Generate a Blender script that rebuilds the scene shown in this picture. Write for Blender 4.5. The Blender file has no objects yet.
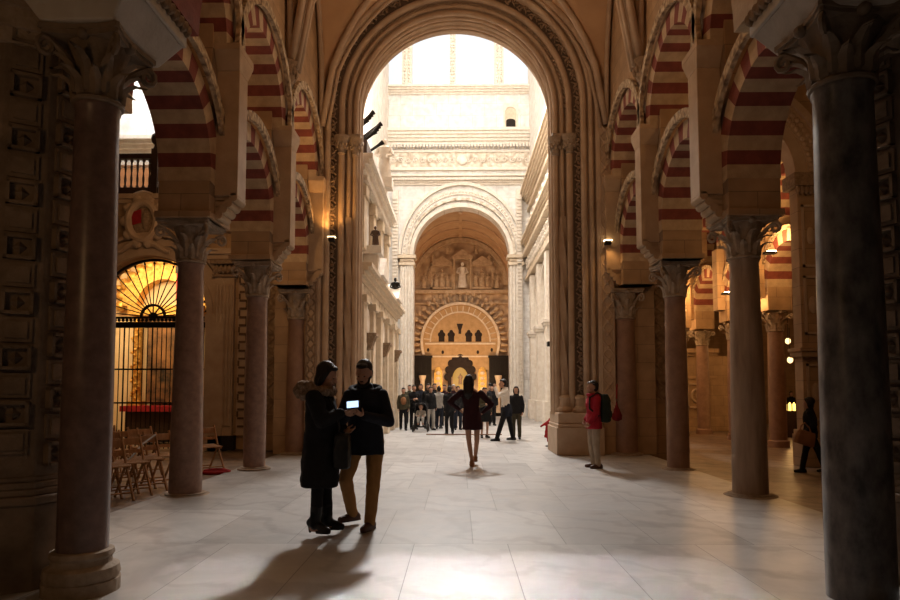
import bpy, bmesh, math, random
from mathutils import Vector, Matrix, Euler
random.seed(7)
PI = math.pi
SC = bpy.context.scene
COL = SC.collection

# ------------------------------------------------------------------ mesh builder
class MB:
    def __init__(s):
        s.v = []; s.f = []; s.m = []; s.M = Matrix.Identity(4); s.mi = 0
    def add(s, vs, fs, mi=None):
        o = len(s.v); M = s.M
        for p in vs:
            s.v.append(tuple(M @ Vector(p)))
        k = s.mi if mi is None else mi
        for f in fs:
            s.f.append([i + o for i in f]); s.m.append(k)
    def box(s, x0, x1, y0, y1, z0, z1, mi=None):
        s.add([(x0,y0,z0),(x1,y0,z0),(x1,y1,z0),(x0,y1,z0),(x0,y0,z1),(x1,y0,z1),(x1,y1,z1),(x0,y1,z1)],
              [(3,2,1,0),(4,5,6,7),(0,1,5,4),(1,2,6,5),(2,3,7,6),(3,0,4,7)], mi)
    def frustum(s, c, b, t, z0, z1, mi=None):
        (bx,by),(tx,ty) = b, t; x,y = c
        s.add([(x-bx,y-by,z0),(x+bx,y-by,z0),(x+bx,y+by,z0),(x-bx,y+by,z0),(x-tx,y-ty,z1),(x+tx,y-ty,z1),(x+tx,y+ty,z1),(x-tx,y+ty,z1)],
              [(3,2,1,0),(4,5,6,7),(0,1,5,4),(1,2,6,5),(2,3,7,6),(3,0,4,7)], mi)
    def lathe(s, prof, c=(0,0), n=24, a0=0, a1=2*PI, mi=None, cap=True):
        full = abs(a1-a0-2*PI) < 1e-6
        k = n if full else n+1
        vs = []; fs = []
        for r, z in prof:
            for i in range(k):
                a = a0+(a1-a0)*i/n
                vs.append((c[0]+r*math.cos(a), c[1]+r*math.sin(a), z))
        for j in range(len(prof)-1):
            for i in range(n):
                i2 = (i+1) % k
                fs.append((j*k+i, j*k+i2, (j+1)*k+i2, (j+1)*k+i))
        if cap:
            fs.append(tuple(reversed(range(k)))); fs.append(tuple(range((len(prof)-1)*k, len(prof)*k)))
        s.add(vs, fs, mi)
    def tube(s, pts, r, n=8, mi=None, closed=False, sq=None):
        """round tube through pts; r number or list"""
        P = [Vector(p) for p in pts]; L = len(P); vs = []; fs = []
        if not hasattr(r, '__len__'): r = [r]*L
        up = None
        for i in range(L):
            if closed: t = P[(i+1)%L]-P[i-1]
            else: t = P[min(i+1,L-1)]-P[max(i-1,0)]
            if t.length < 1e-9: t = Vector((0,0,1))
            t.normalize()
            if up is None:
                ref = Vector((0,0,1)) if abs(t.z) < .9 else Vector((0,1,0))
                up = (ref - t*ref.dot(t)).normalized()
            else:
                up = (up - t*up.dot(t))
                if up.length < 1e-6: up = t.orthogonal()
                up.normalize()
            sd = t.cross(up)
            for k in range(n):
                a = 2*PI*k/n
                w = sd*math.cos(a)*r[i] + up*math.sin(a)*r[i]*(sq or 1)
                vs.append(tuple(P[i]+w))
        rng = L if closed else L-1
        for i in range(rng):
            j = (i+1) % L
            for k in range(n):
                k2 = (k+1) % n
                fs.append((i*n+k, i*n+k2, j*n+k2, j*n+k))
        if not closed:
            fs.append(tuple(reversed(range(n)))); fs.append(tuple(range((L-1)*n, L*n)))
        s.add(vs, fs, mi)
    def ell(s, c, r, n=10, m=7, mi=None, rot=None):
        if not hasattr(r, '__len__'): r = (r,r,r)
        R = rot.to_matrix() if rot is not None else Matrix.Identity(3)
        C = Vector(c); vs = [tuple(C+R@Vector((0,0,-r[2])))]; fs = []
        for j in range(1,m):
            b = -PI/2+PI*j/m
            for i in range(n):
                a = 2*PI*i/n
                vs.append(tuple(C+R@Vector((r[0]*math.cos(b)*math.cos(a), r[1]*math.cos(b)*math.sin(a), r[2]*math.sin(b)))))
        vs.append(tuple(C+R@Vector((0,0,r[2])))); T = len(vs)-1
        for i in range(n):
            i2 = (i+1)%n
            fs.append((0,1+i2,1+i)); fs.append((T,1+(m-2)*n+i,1+(m-2)*n+i2))
            for j in range(m-2):
                fs.append((1+j*n+i,1+j*n+i2,1+(j+1)*n+i2,1+(j+1)*n+i))
        s.add(vs, fs, mi)
    def limb(s, pts, rad, n=12, flat=1.0):
        """tapered chain with ball joints (to be fused)"""
        P = [Vector(p) for p in pts]
        for i in range(len(P)-1):
            s.tube([P[i], P[i].lerp(P[i+1],.5), P[i+1]], [rad[i], (rad[i]+rad[i+1])/2, rad[i+1]], n)
        for p, r in zip(P, rad): s.ell(p, r, n, 8)
    def loft(s, rings, cap=True, mi=None):
        n = len(rings[0]); vs = [p for r in rings for p in r]; fs = []
        for j in range(len(rings)-1):
            for i in range(n):
                i2 = (i+1)%n
                fs.append((j*n+i, j*n+i2, (j+1)*n+i2, (j+1)*n+i))
        if cap:
            fs.append(tuple(reversed(range(n)))); fs.append(tuple(range((len(rings)-1)*n, len(rings)*n)))
        s.add(vs, fs, mi)
    def prism(s, poly, z0, z1, mi=None):
        n = len(poly)
        s.add([(x,y,z0) for x,y in poly]+[(x,y,z1) for x,y in poly],
              [tuple(reversed(range(n))), tuple(range(n,2*n))]+[(i,(i+1)%n,n+(i+1)%n,n+i) for i in range(n)], mi)
    def build(s, name, mats, parent=None, smooth=False, bevel=0, loc=None):
        me = bpy.data.meshes.new(name)
        me.from_pydata(s.v, [], s.f)
        if not isinstance(mats, (list,tuple)): mats = [mats]
        for m in mats: me.materials.append(m)
        me.polygons.foreach_set('material_index', [min(k,len(mats)-1) for k in s.m])
        bm = bmesh.new(); bm.from_mesh(me); bmesh.ops.recalc_face_normals(bm, faces=bm.faces); bm.to_mesh(me); bm.free()
        o = bpy.data.objects.new(name, me); COL.objects.link(o)
        if smooth:
            me.polygons.foreach_set('use_smooth', [True]*len(me.polygons))
            if smooth != 'all':
                try: me.set_sharp_from_angle(angle=math.radians(40))
                except Exception: pass
        if bevel:
            b = o.modifiers.new('bevel','BEVEL'); b.width = bevel; b.segments = 2; b.limit_method = 'ANGLE'
        if parent is not None:
            o.parent = parent
            if loc is None:   # vertices are in world space: keep them there
                o.matrix_parent_inverse = Matrix.Translation(-Vector(parent.location)) if parent.rotation_euler.z == 0 else parent_inv(parent)
        if loc is not None: o.location = loc
        me.update()
        return o
    # ring of an arch in the (u,z) plane; thickness t0..t1 on the other axis
    def ring(s, cu, cz, ri, ro, t0, t1, a0=0, a1=PI, n=30, axis='Y', alt=0, mi=None, first=0, rz=1.0):
        def P(u, t, z): return (u,t,z) if axis=='X' else (t,u,z)
        vs = []; 
        for i in range(n+1):
            a = a0+(a1-a0)*i/n
            for r, t in ((ri,t0),(ro,t0),(ro,t1),(ri,t1)):
                vs.append(P(cu+r*math.cos(a), t, cz+r*math.sin(a)*rz))
        for i in range(n):
            k = ((i//alt)+first)%2 if alt else (s.mi if mi is None else mi)
            b = i*4
            s.add([vs[b+j] for j in range(8)], [(0,1,5,4),(1,2,6,5),(2,3,7,6),(3,0,4,7)]+([(0,1,2,3)] if i==0 else [])+([(4,5,6,7)] if i==n-1 else []), k)
    # wall in the (u,z) plane with a round-headed opening
    def archwall(s, u0,u1,z0,z1, cu,r,zs, t0,t1, axis='X', n=28, rz=1.0, sill=None, mi=None):
        def P(u,t,z): return (u,t,z) if axis=='X' else (t,u,z)
        def B(a,b,c,d):
            p = [P(a,t0,c),P(b,t0,c),P(b,t0,d),P(a,t0,d),P(a,t1,c),P(b,t1,c),P(b,t1,d),P(a,t1,d)]
            s.add(p, [(0,1,2,3),(7,6,5,4),(0,4,5,1),(1,5,6,2),(2,6,7,3),(3,7,4,0)], mi)
        if cu-r > u0: B(u0,cu-r,z0,z1)
        if cu+r < u1: B(cu+r,u1,z0,z1)
        if sill is not None and sill > z0: B(cu-r,cu+r,z0,sill)
        for i in range(n):
            a, b = PI-PI*i/n, PI-PI*(i+1)/n
            ua, ub = cu+r*math.cos(a), cu+r*math.cos(b)
            za, zb = zs+r*math.sin(a)*rz, zs+r*math.sin(b)*rz
            p = [P(ua,t0,za),P(ub,t0,zb),P(ub,t0,z1),P(ua,t0,z1),P(ua,t1,za),P(ub,t1,zb),P(ub,t1,z1),P(ua,t1,z1)]
            s.add(p, [(0,1,2,3),(7,6,5,4),(0,4,5,1),(2,6,7,3)], mi)

def parent_inv(p):
    return (Matrix.Translation(p.location) @ Euler(p.rotation_euler).to_matrix().to_4x4()).inverted()

def fuse(mb, name, mats, parent, voxel=.012, smooth=4, noise=0, nscale=.1, loc=(0,0,0)):
    """union of overlapping shapes into one continuous smooth surface (local coordinates of the parent)"""
    me = bpy.data.meshes.new('tmp'); me.from_pydata(mb.v, [], mb.f)
    bm = bmesh.new(); bm.from_mesh(me); bmesh.ops.recalc_face_normals(bm, faces=bm.faces); bm.to_mesh(me); bm.free()
    t = bpy.data.objects.new('tmp', me); COL.objects.link(t)
    r = t.modifiers.new('r','REMESH'); r.mode = 'VOXEL'; r.voxel_size = voxel; r.adaptivity = 0
    if smooth:
        q = t.modifiers.new('s','SMOOTH'); q.iterations = smooth; q.factor = .5
    if noise:
        tx = bpy.data.textures.new('folds','CLOUDS'); tx.noise_scale = nscale; tx.noise_depth = 1
        d = t.modifiers.new('d','DISPLACE'); d.texture = tx; d.strength = noise; d.mid_level = .5
    bpy.context.view_layer.update()
    ev = t.evaluated_get(bpy.context.evaluated_depsgraph_get())
    out = bpy.data.meshes.new_from_object(ev)
    bpy.data.objects.remove(t); bpy.data.meshes.remove(me)
    out.name = name
    out.materials.clear()
    for m in (mats if isinstance(mats,(list,tuple)) else [mats]): out.materials.append(m)
    out.polygons.foreach_set('use_smooth', [True]*len(out.polygons))
    o = bpy.data.objects.new(name, out); COL.objects.link(o)
    if parent is not None: o.parent = parent
    o.location = loc
    return o

def tag(o, label=None, cat=None, group=None, kind=None):
    if label: o['label'] = label
    if cat: o['category'] = cat
    if group: o['group'] = group
    if kind: o['kind'] = kind
    return o
def thing(name, label, cat, loc=(0,0,0), rz=0, group=None):
    o = bpy.data.objects.new(name, None); COL.objects.link(o)
    o.location = loc; o.rotation_euler = (0,0,rz); o.empty_display_size = .2
    return tag(o, label, cat, group, 'thing')
def struct(o, label=None):
    o['kind'] = 'structure'
    if label: o['label'] = label
    return o
def copy_tree(o, parent=None):
    c = o.copy(); COL.objects.link(c)
    if parent is not None:
        c.parent = parent; c.matrix_parent_inverse = o.matrix_parent_inverse.copy()
    for ch in list(o.children): copy_tree(ch, c)
    return c

# ------------------------------------------------------------------ materials
def _nt(name):
    m = bpy.data.materials.new(name); m.use_nodes = True
    nt = m.node_tree; b = nt.nodes['Principled BSDF']
    return m, nt, b
def hexc(r,g,b):
    f = lambda c: ((c/255+.055)/1.055)**2.4 if c > 10 else c/255/12.92
    return (f(r),f(g),f(b),1)
def mat(name, c1, c2=None, rough=.8, scale=4, detail=6, bump=.15, bscale=30, metal=0, stretch=(1,1,1), mid=.5, spec=.3, speck=0):
    """noise-mottled surface in object space"""
    m, nt, b = _nt(name); N = nt.nodes; L = nt.links
    c2 = c2 or tuple(x*.75 for x in c1[:3])+(1,)
    tc = N.new('ShaderNodeTexCoord'); mp = N.new('ShaderNodeMapping'); mp.inputs['Scale'].default_value = stretch
    L.new(tc.outputs['Object'], mp.inputs[0])
    no = N.new('ShaderNodeTexNoise'); no.inputs['Scale'].default_value = scale; no.inputs['Detail'].default_value = detail; no.inputs['Roughness'].default_value = .6
    L.new(mp.outputs[0], no.inputs['Vector'])
    rp = N.new('ShaderNodeValToRGB'); rp.color_ramp.elements[0].position = mid-.18; rp.color_ramp.elements[1].position = mid+.18
    rp.color_ramp.elements[0].color = c2; rp.color_ramp.elements[1].color = c1
    L.new(no.outputs['Fac'], rp.inputs[0]); L.new(rp.outputs[0], b.inputs['Base Color'])
    b.inputs['Roughness'].default_value = rough; b.inputs['Metallic'].default_value = metal
    b.inputs['Specular IOR Level'].default_value = spec
    if bump:
        n2 = N.new('ShaderNodeTexNoise'); n2.inputs['Scale'].default_value = bscale; n2.inputs['Detail'].default_value = 4
        L.new(mp.outputs[0], n2.inputs['Vector'])
        bp = N.new('ShaderNodeBump'); bp.inputs['Strength'].default_value = bump; bp.inputs['Distance'].default_value = .02
        L.new(n2.outputs['Fac'], bp.inputs['Height']); L.new(bp.outputs[0], b.inputs['Normal'])
    return m
def emis(name, col, st):
    m, nt, b = _nt(name)
    b.inputs['Base Color'].default_value = (0,0,0,1)
    b.inputs['Emission Color'].default_value = col; b.inputs['Emission Strength'].default_value = st
    return m
def carved(name, c1, c2, scale=9, rough=.85, depth=.06, stretch=(1,1,1)):
    """stone cut in busy low relief: cellular scrolls as bump, darker colour in the grooves"""
    m, nt, b = _nt(name); N = nt.nodes; L = nt.links
    tc = N.new('ShaderNodeTexCoord'); mp = N.new('ShaderNodeMapping'); mp.inputs['Scale'].default_value = stretch
    L.new(tc.outputs['Object'], mp.inputs[0])
    no = N.new('ShaderNodeTexNoise'); no.inputs['Scale'].default_value = scale*.5; no.inputs['Detail'].default_value = 3
    L.new(mp.outputs[0], no.inputs['Vector'])
    mx = N.new('ShaderNodeMixRGB'); mx.inputs[0].default_value = .12
    L.new(mp.outputs[0], mx.inputs[1]); L.new(no.outputs['Color'], mx.inputs[2])
    vo = N.new('ShaderNodeTexVoronoi'); vo.feature = 'SMOOTH_F1'; vo.inputs['Scale'].default_value = scale
    L.new(mx.outputs[0], vo.inputs['Vector'])
    rp = N.new('ShaderNodeValToRGB'); rp.color_ramp.elements[0].position = .25; rp.color_ramp.elements[1].position = .75
    rp.color_ramp.elements[0].color = c1; rp.color_ramp.elements[1].color = c2
    L.new(vo.outputs['Distance'], rp.inputs[0]); L.new(rp.outputs[0], b.inputs['Base Color'])
    iv = N.new('ShaderNodeMath'); iv.operation = 'MULTIPLY'; iv.inputs[1].default_value = -1
    L.new(vo.outputs['Distance'], iv.inputs[0])
    bp = N.new('ShaderNodeBump'); bp.inputs['Strength'].default_value = 1; bp.inputs['Distance'].default_value = depth
    L.new(iv.outputs[0], bp.inputs['Height']); L.new(bp.outputs[0], b.inputs['Normal'])
    b.inputs['Roughness'].default_value = rough; b.inputs['Specular IOR Level'].default_value = .25
    return m
def ashlar(name, c1, c2, w=.9, h=.45, rough=.85, axis='X', joint=(.25,.2,.15,1), bump=.2):
    """coursed stone blocks; axis: the horizontal axis of the wall"""
    m, nt, b = _nt(name); N = nt.nodes; L = nt.links
    tc = N.new('ShaderNodeTexCoord'); sp = N.new('ShaderNodeSeparateXYZ'); cb = N.new('ShaderNodeCombineXYZ')
    L.new(tc.outputs['Object'], sp.inputs[0]); L.new(sp.outputs['X' if axis=='X' else 'Y'], cb.inputs[0]); L.new(sp.outputs['Z'], cb.inputs[1])
    br = N.new('ShaderNodeTexBrick'); br.inputs['Scale'].default_value = 1; br.inputs['Brick Width'].default_value = w; br.inputs['Row Height'].default_value = h
    br.inputs['Mortar Size'].default_value = .008; br.inputs['Mortar Smooth'].default_value = .4
    br.inputs['Color1'].default_value = c1; br.inputs['Color2'].default_value = c2; br.inputs['Mortar'].default_value = joint
    L.new(cb.outputs[0], br.inputs['Vector'])
    no = N.new('ShaderNodeTexNoise'); no.inputs['Scale'].default_value = 3; no.inputs['Detail'].default_value = 8
    L.new(tc.outputs['Object'], no.inputs['Vector'])
    rp = N.new('ShaderNodeValToRGB'); rp.color_ramp.elements[0].position=.3; rp.color_ramp.elements[0].color=(.72,.7,.68,1); rp.color_ramp.elements[1].position=.7
    L.new(no.outputs['Fac'], rp.inputs[0])
    mx = N.new('ShaderNodeMixRGB'); mx.blend_type='MULTIPLY'; mx.inputs[0].default_value = 1
    L.new(br.outputs['Color'], mx.inputs[1]); L.new(rp.outputs[0], mx.inputs[2]); L.new(mx.outputs[0], b.inputs['Base Color'])
    bp = N.new('ShaderNodeBump'); bp.inputs['Strength'].default_value = bump; bp.inputs['Distance'].default_value=.02; bp.invert = True
    L.new(br.outputs['Fac'], bp.inputs['Height']); L.new(bp.outputs[0], b.inputs['Normal'])
    b.inputs['Roughness'].default_value = rough; b.inputs['Specular IOR Level'].default_value = .25
    return m
def floor_mat(name, c1, c2, w, h, off, ox, oy, rough, vein, joint):
    m, nt, b = _nt(name); N = nt.nodes; L = nt.links
    tc = N.new('ShaderNodeTexCoord'); mp = N.new('ShaderNodeMapping'); mp.inputs['Location'].default_value = (ox,oy,0)
    L.new(tc.outputs['Object'], mp.inputs[0])
    br = N.new('ShaderNodeTexBrick'); br.offset = off; br.inputs['Scale'].default_value = 1
    br.inputs['Brick Width'].default_value = w; br.inputs['Row Height'].default_value = h
    br.inputs['Mortar Size'].default_value = .0045; br.inputs['Mortar Smooth'].default_value = .3; br.inputs['Bias'].default_value = 0
    br.inputs['Color1'].default_value = c1; br.inputs['Color2'].default_value = c2; br.inputs['Mortar'].default_value = joint
    L.new(mp.outputs[0], br.inputs['Vector'])
    # clouds + veins
    no = N.new('ShaderNodeTexNoise'); no.inputs['Scale'].default_value = 1.3; no.inputs['Detail'].default_value = 9; no.inputs['Roughness'].default_value = .65; no.inputs['Distortion'].default_value = 1.4
    L.new(tc.outputs['Object'], no.inputs['Vector'])
    rp = N.new('ShaderNodeValToRGB'); e = rp.color_ramp.elements
    e[0].position = .3; e[0].color = (1-vein,)*3+(1,); e[1].position = .62; e[1].color = (1,1,1,1)
    L.new(no.outputs['Fac'], rp.inputs[0])
    wv = N.new('ShaderNodeTexWave'); wv.inputs['Scale'].default_value = .55; wv.inputs['Distortion'].default_value = 14; wv.inputs['Detail'].default_value = 5; wv.inputs['Detail Scale'].default_value = 1.3
    wv.bands_direction = 'DIAGONAL'
    L.new(tc.outputs['Object'], wv.inputs['Vector'])
    r2 = N.new('ShaderNodeValToRGB'); r2.color_ramp.elements[0].position=0; r2.color_ramp.elements[0].color=(1-vein*.9,1-vein,1-vein,1); r2.color_ramp.elements[1].position=.25; r2.color_ramp.elements[1].color=(1,1,1,1)
    L.new(wv.outputs['Fac'], r2.inputs[0])
    m1 = N.new('ShaderNodeMixRGB'); m1.blend_type='MULTIPLY'; m1.inputs[0].default_value=1
    m2 = N.new('ShaderNodeMixRGB'); m2.blend_type='MULTIPLY'; m2.inputs[0].default_value=1
    L.new(br.outputs['Color'], m1.inputs[1]); L.new(rp.outputs[0], m1.inputs[2])
    L.new(m1.outputs[0], m2.inputs[1]); L.new(r2.outputs[0], m2.inputs[2]); L.new(m2.outputs[0], b.inputs['Base Color'])
    mr = N.new('ShaderNodeMapRange'); mr.inputs['To Min'].default_value = rough+.15; mr.inputs['To Max'].default_value = rough-.08
    L.new(no.outputs['Fac'], mr.inputs['Value']); L.new(mr.outputs[0], b.inputs['Roughness'])
    bp = N.new('ShaderNodeBump'); bp.invert = True; bp.inputs['Strength'].default_value=.35; bp.inputs['Distance'].default_value=.01
    L.new(br.outputs['Fac'], bp.inputs['Height'])
    b2 = N.new('ShaderNodeBump'); b2.inputs['Strength'].default_value=.06; b2.inputs['Distance'].default_value=.02
    L.new(no.outputs['Fac'], b2.inputs['Height']); L.new(bp.outputs[0], b2.inputs['Normal']); L.new(b2.outputs[0], b.inputs['Normal'])
    b.inputs['Specular IOR Level'].default_value = .45
    return m
def lin(r,g,b): return (r,g,b,1)

M = {}
M['floor'] = floor_mat('marble_floor', lin(.50,.475,.45), lin(.36,.34,.32), .885, 1.75, .37, .55, .72, .36, .2, lin(.17,.155,.14))
M['floor_brown'] = floor_mat('aisle_floor', lin(.30,.2,.13), lin(.22,.145,.09), .8, .8, .5, 0, 0, .38, .4, lin(.05,.03,.02))
M['cream'] = mat('cream_voussoir', lin(.56,.41,.26), lin(.40,.28,.17), .85, 5, bump=.25)
M['red'] = mat('red_voussoir', lin(.25,.065,.045), lin(.16,.042,.03), .85, 5, bump=.25)
M['stone'] = ashlar('warm_ashlar', lin(.50,.33,.19), lin(.43,.28,.16), .8, .42, axis='Y', joint=lin(.28,.19,.12))
M['stone_x'] = ashlar('warm_ashlar_front', lin(.50,.33,.19), lin(.43,.28,.16), .8, .42, axis='X', joint=lin(.28,.19,.12))
M['pilaster'] = mat('grey_pilaster_stone', lin(.52,.37,.24), lin(.42,.29,.18), .8, 3, bump=.2)
M['band'] = carved('carved_hood_plaster', lin(.58,.44,.28), lin(.16,.10,.06), 15, depth=.04)
M['gothic'] = mat('gothic_limestone', lin(.54,.40,.28), lin(.43,.30,.20), .8, 2.5, bump=.15)
M['foliage'] = mat('dark_foliage_carving', lin(.36,.25,.16), lin(.20,.13,.08), .85, 14, bump=.3)
M['vault'] = mat('vault_plaster', lin(.58,.37,.21), lin(.50,.31,.17), .85, 1.2, bump=.05)
M['marble_pink'] = mat('pink_grey_marble', lin(.34,.215,.165), lin(.21,.125,.095), .42, 9, 8, bump=.04, spec=.5)
M['marble_grey'] = mat('grey_veined_marble', lin(.22,.19,.17), lin(.045,.038,.036), .35, 5, 12, bump=.04, stretch=(1.5,1.5,.8), spec=.5)
M['marble_shaded'] = mat('shaded_pink_marble', lin(.20,.125,.105), lin(.11,.068,.056), .35, 9, 8, bump=.04, spec=.5)  # the pink marble again, with the near column's shade put into its colour
M['marble_tan'] = mat('tan_streaked_marble', lin(.42,.30,.21), lin(.24,.155,.10), .5, 2.5, 8, bump=.05, stretch=(3,3,.5), spec=.5)
M['marble_red'] = mat('red_brown_marble', lin(.34,.20,.13), lin(.23,.125,.08), .5, 4, 8, bump=.04, spec=.5)
M['capital'] = mat('aged_capital_stone', lin(.45,.35,.26), lin(.27,.20,.14), .8, 9, bump=.5, bscale=26)
M['impost'] = mat('pale_impost_stone', lin(.52,.46,.40), lin(.42,.36,.30), .8, 4, bump=.2)
M['pier'] = mat('shaded_pier_stone', lin(.27,.195,.135), lin(.15,.105,.07), .75, 4, bump=.3)  # toned down to put near shade into the piers and near capitals
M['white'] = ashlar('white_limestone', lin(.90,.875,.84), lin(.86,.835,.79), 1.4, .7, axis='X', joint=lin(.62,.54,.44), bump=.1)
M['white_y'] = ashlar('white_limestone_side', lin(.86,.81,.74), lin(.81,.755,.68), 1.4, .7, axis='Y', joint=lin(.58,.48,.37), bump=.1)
M['white_trim'] = mat('white_stone_trim', lin(.84,.77,.68), lin(.70,.61,.50), .8, 5, bump=.25)
M['white_carved'] = carved('white_carved_frieze', lin(.82,.73,.61), lin(.42,.32,.22), 5, depth=.12)
M['tan_trim'] = mat('tan_stone_trim', lin(.74,.62,.47), lin(.58,.46,.33), .8, 5, bump=.25)
M['relief'] = carved('carved_plaster_relief', lin(.60,.43,.27), lin(.26,.16,.09), 2.6, depth=.2)
M['relief_fig'] = mat('plaster_figure', lin(.62,.46,.30), lin(.44,.30,.18), .8, 5, bump=.3)
M['lunette'] = mat('golden_screen_stone', lin(.52,.33,.16), lin(.38,.23,.10), .8, 3, bump=.2)
M['chancel'] = mat('ochre_barrel_vault', lin(.60,.40,.24), lin(.47,.29,.17), .8, 1.2, bump=.08)
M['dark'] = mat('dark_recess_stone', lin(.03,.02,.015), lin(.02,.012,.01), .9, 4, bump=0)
M['iron'] = mat('black_wrought_iron', lin(.02,.015,.012), lin(.012,.01,.008), .5, 20, bump=.1, metal=.6)
M['wood_dark'] = mat('dark_turned_wood', lin(.055,.028,.016), lin(.03,.016,.01), .5, 6, bump=.1, stretch=(1,1,.3))
M['wood_chair'] = mat('honey_chair_wood', lin(.46,.24,.10), lin(.30,.15,.06), .5, 5, bump=.1, stretch=(6,6,1))
M['gold'] = mat('gilded_carving', lin(.85,.52,.14), lin(.45,.23,.05), .4, 12, bump=.6, metal=.6)
M['chapel_wall'] = mat('cream_chapel_plaster', lin(.82,.66,.42), lin(.70,.52,.30), .8, 2, bump=.05)
M['red_cloth'] = mat('red_cloth', lin(.42,.02,.025), lin(.26,.012,.018), .85, 8, bump=.2)
M['panel'] = carved('carved_lattice_panel', lin(.42,.30,.19), lin(.22,.14,.085), 10, depth=.05)
M['diaper'] = mat('diaper_stone', lin(.38,.26,.165), lin(.28,.18,.11), .85, 6, bump=.2)
# ------------------------------------------------------------------ the setting: floors and shells
b = MB(); b.box(-4.28,4.22,-3,37.5,-.3,0); struct(b.build('floor', M['floor']))
b = MB(); b.box(-14,-4.28,-3,16.1,-.35,-.03); struct(b.build('floor_left', M['floor_brown']))
b = MB(); b.box(4.22,30,-3,40,-.6,-.2); struct(b.build('floor_right', M['floor_brown']))

YB, YC, YD = 9.22, 12.12, 14.98          # column lines
XC = 3.94                                # colonnade axis

# ------------------------------------------------------------------ columns
def leaf(mb, ang, r0, z0, h, w, curl, mi=None):
    """one acanthus leaf hugging the bell, tip curling outward"""
    n = 6; vs = []; fs = []
    ca, sa = math.cos(ang), math.sin(ang)
    for i in range(n+1):
        t = i/n
        out = r0 + .012 + .02*t + curl*max(0,t-.45)**1.6*2.2
        z = z0 + h*(t if t < .8 else .8+ (t-.8)*.35 - (t-.8)**2*2.2)
        ww = w*(math.sin(PI*min(1,.22+t*.78))**.7)*(1-.25*t)
        for k, (s, d) in enumerate(((-1,-.014),(-.45,.008),(0,.02),(.45,.008),(1,-.014))):
            o = out+d; tx = s*ww
            vs.append((ca*o - sa*tx, sa*o + ca*tx, z))
    for i in range(n):
        for k in range(4):
            a = i*5+k; fs.append((a,a+1,a+6,a+5))
    nv = len(vs)                         # thickness
    vs += [(x*.96, y*.96, z-.012) for x,y,z in vs]
    fs += [tuple(q+nv for q in reversed(f)) for f in fs]
    for i in range(n):
        for e in (0,4):
            a = i*5+e; fs.append((a,a+5,a+5+nv,a+nv))
    for k in range(4): a = n*5+k; fs.append((a,a+1,a+1+nv,a+nv))
    mb.add(vs, fs, mi)

def capital_mb(cx, cy, z0, r, h, ab):
    """leafy capital: necking, two tiers of leaves, corner volutes, hollow-sided abacus"""
    mb = MB(); mb.M = Matrix.Translation((cx,cy,z0))
    mb.lathe([(r,0),(r+.03,.01),(r+.035,.03),(r+.015,.05),(r+.002,.06),(r*1.02,.3*h),(r*1.12,.6*h),(r*1.4,.86*h),(r*1.42,.88*h)], n=24)
    for k in range(8): leaf(mb, PI/8+k*PI/4, r+.004, .05, .40*h, r*.36, .16)
    for k in range(8): leaf(mb, k*PI/4, r*1.02, .16*h, .60*h, r*.38, .22)
    for k in range(4):
        a = PI/4+k*PI/2; ca, sa = math.cos(a), math.sin(a); pts = []
        for i in range(22):
            t = i/21
            if t < .4:
                o = r*1.05+(ab*1.22-r*1.05)*(t/.4)**1.4; z = h*(.45+.38*t/.4)
            else:
                q = (t-.4)/.6*2.6*PI; rr = .07*h/.5*(1-.75*(t-.4)/.6)
                o = ab*1.22+rr*math.sin(q)*.9; z = h*.83-.07*h/.5+rr*math.cos(q)
            pts.append((ca*o, sa*o, z))
        mb.tube(pts, [.03-.012*i/21 for i in range(22)], 6)
        mb.ell((math.cos(a+PI/4)*r*1.5, math.sin(a+PI/4)*r*1.5, h*.9), (.05,.05,.045), 8, 6)
    poly = []
    for k in range(4):                   # concave abacus
        a = k*PI/2
        for t in (-.92,-.5,0,.5,.92):
            x, y = ab*(1-.16*(1-t*t)), ab*t
            poly.append((x*math.cos(a)-y*math.sin(a), x*math.sin(a)+y*math.cos(a)))
    ab_ = MB(); ab_.M = mb.M; ab_.prism(poly, h*.87, h*.93); ab_.prism([(x*1.06,y*1.06) for x,y in poly], h*.93, h)
    mb.abacus = ab_
    return mb

def column(name, label, x, y, z0, z1, zc, r0, r1, m, group, base=.06, ab=.36, mcap='capital', impost=True):
    t = thing(name, label, 'column', (x,y,z0), 0, group)
    if base:
        mb = MB(); mb.lathe([(r0*1.5,z0-.02),(r0*1.5,z0+base*.3)], (x,y), 32)
        mb.lathe([(r0*1.42,z0+base*.3),(r0*1.5,z0+base*.42),(r0*1.44,z0+base*.6),(r0*1.18,z0+base*.68),(r0*1.16,z0+base*.8),(r0*1.26,z0+base*.88),(r0*1.22,z0+base*.98),(r0*1.02,z0+base)], (x,y), 32)
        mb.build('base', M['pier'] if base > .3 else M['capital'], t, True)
    mb = MB(); H = z1-z0-base; pr = []
    for i in range(13):
        q = i/12; pr.append((r0+(r1-r0)*q+.012*math.sin(PI*min(1,q*1.15))*.6, z0+base+H*q))
    pr[-1] = (r1*1.06, z1); pr.insert(-1, (r1*1.06, z1-.03)); pr.insert(-2, (r1, z1-.045))
    mb.lathe(pr, (x,y), 40); mb.build('shaft', M[m], t, True)
    cp = capital_mb(x, y, z1, r1, zc-z1, ab); co = cp.build('capital', M[mcap], t, True); cp.abacus.build('abacus', M[mcap], co)
    return t

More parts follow.
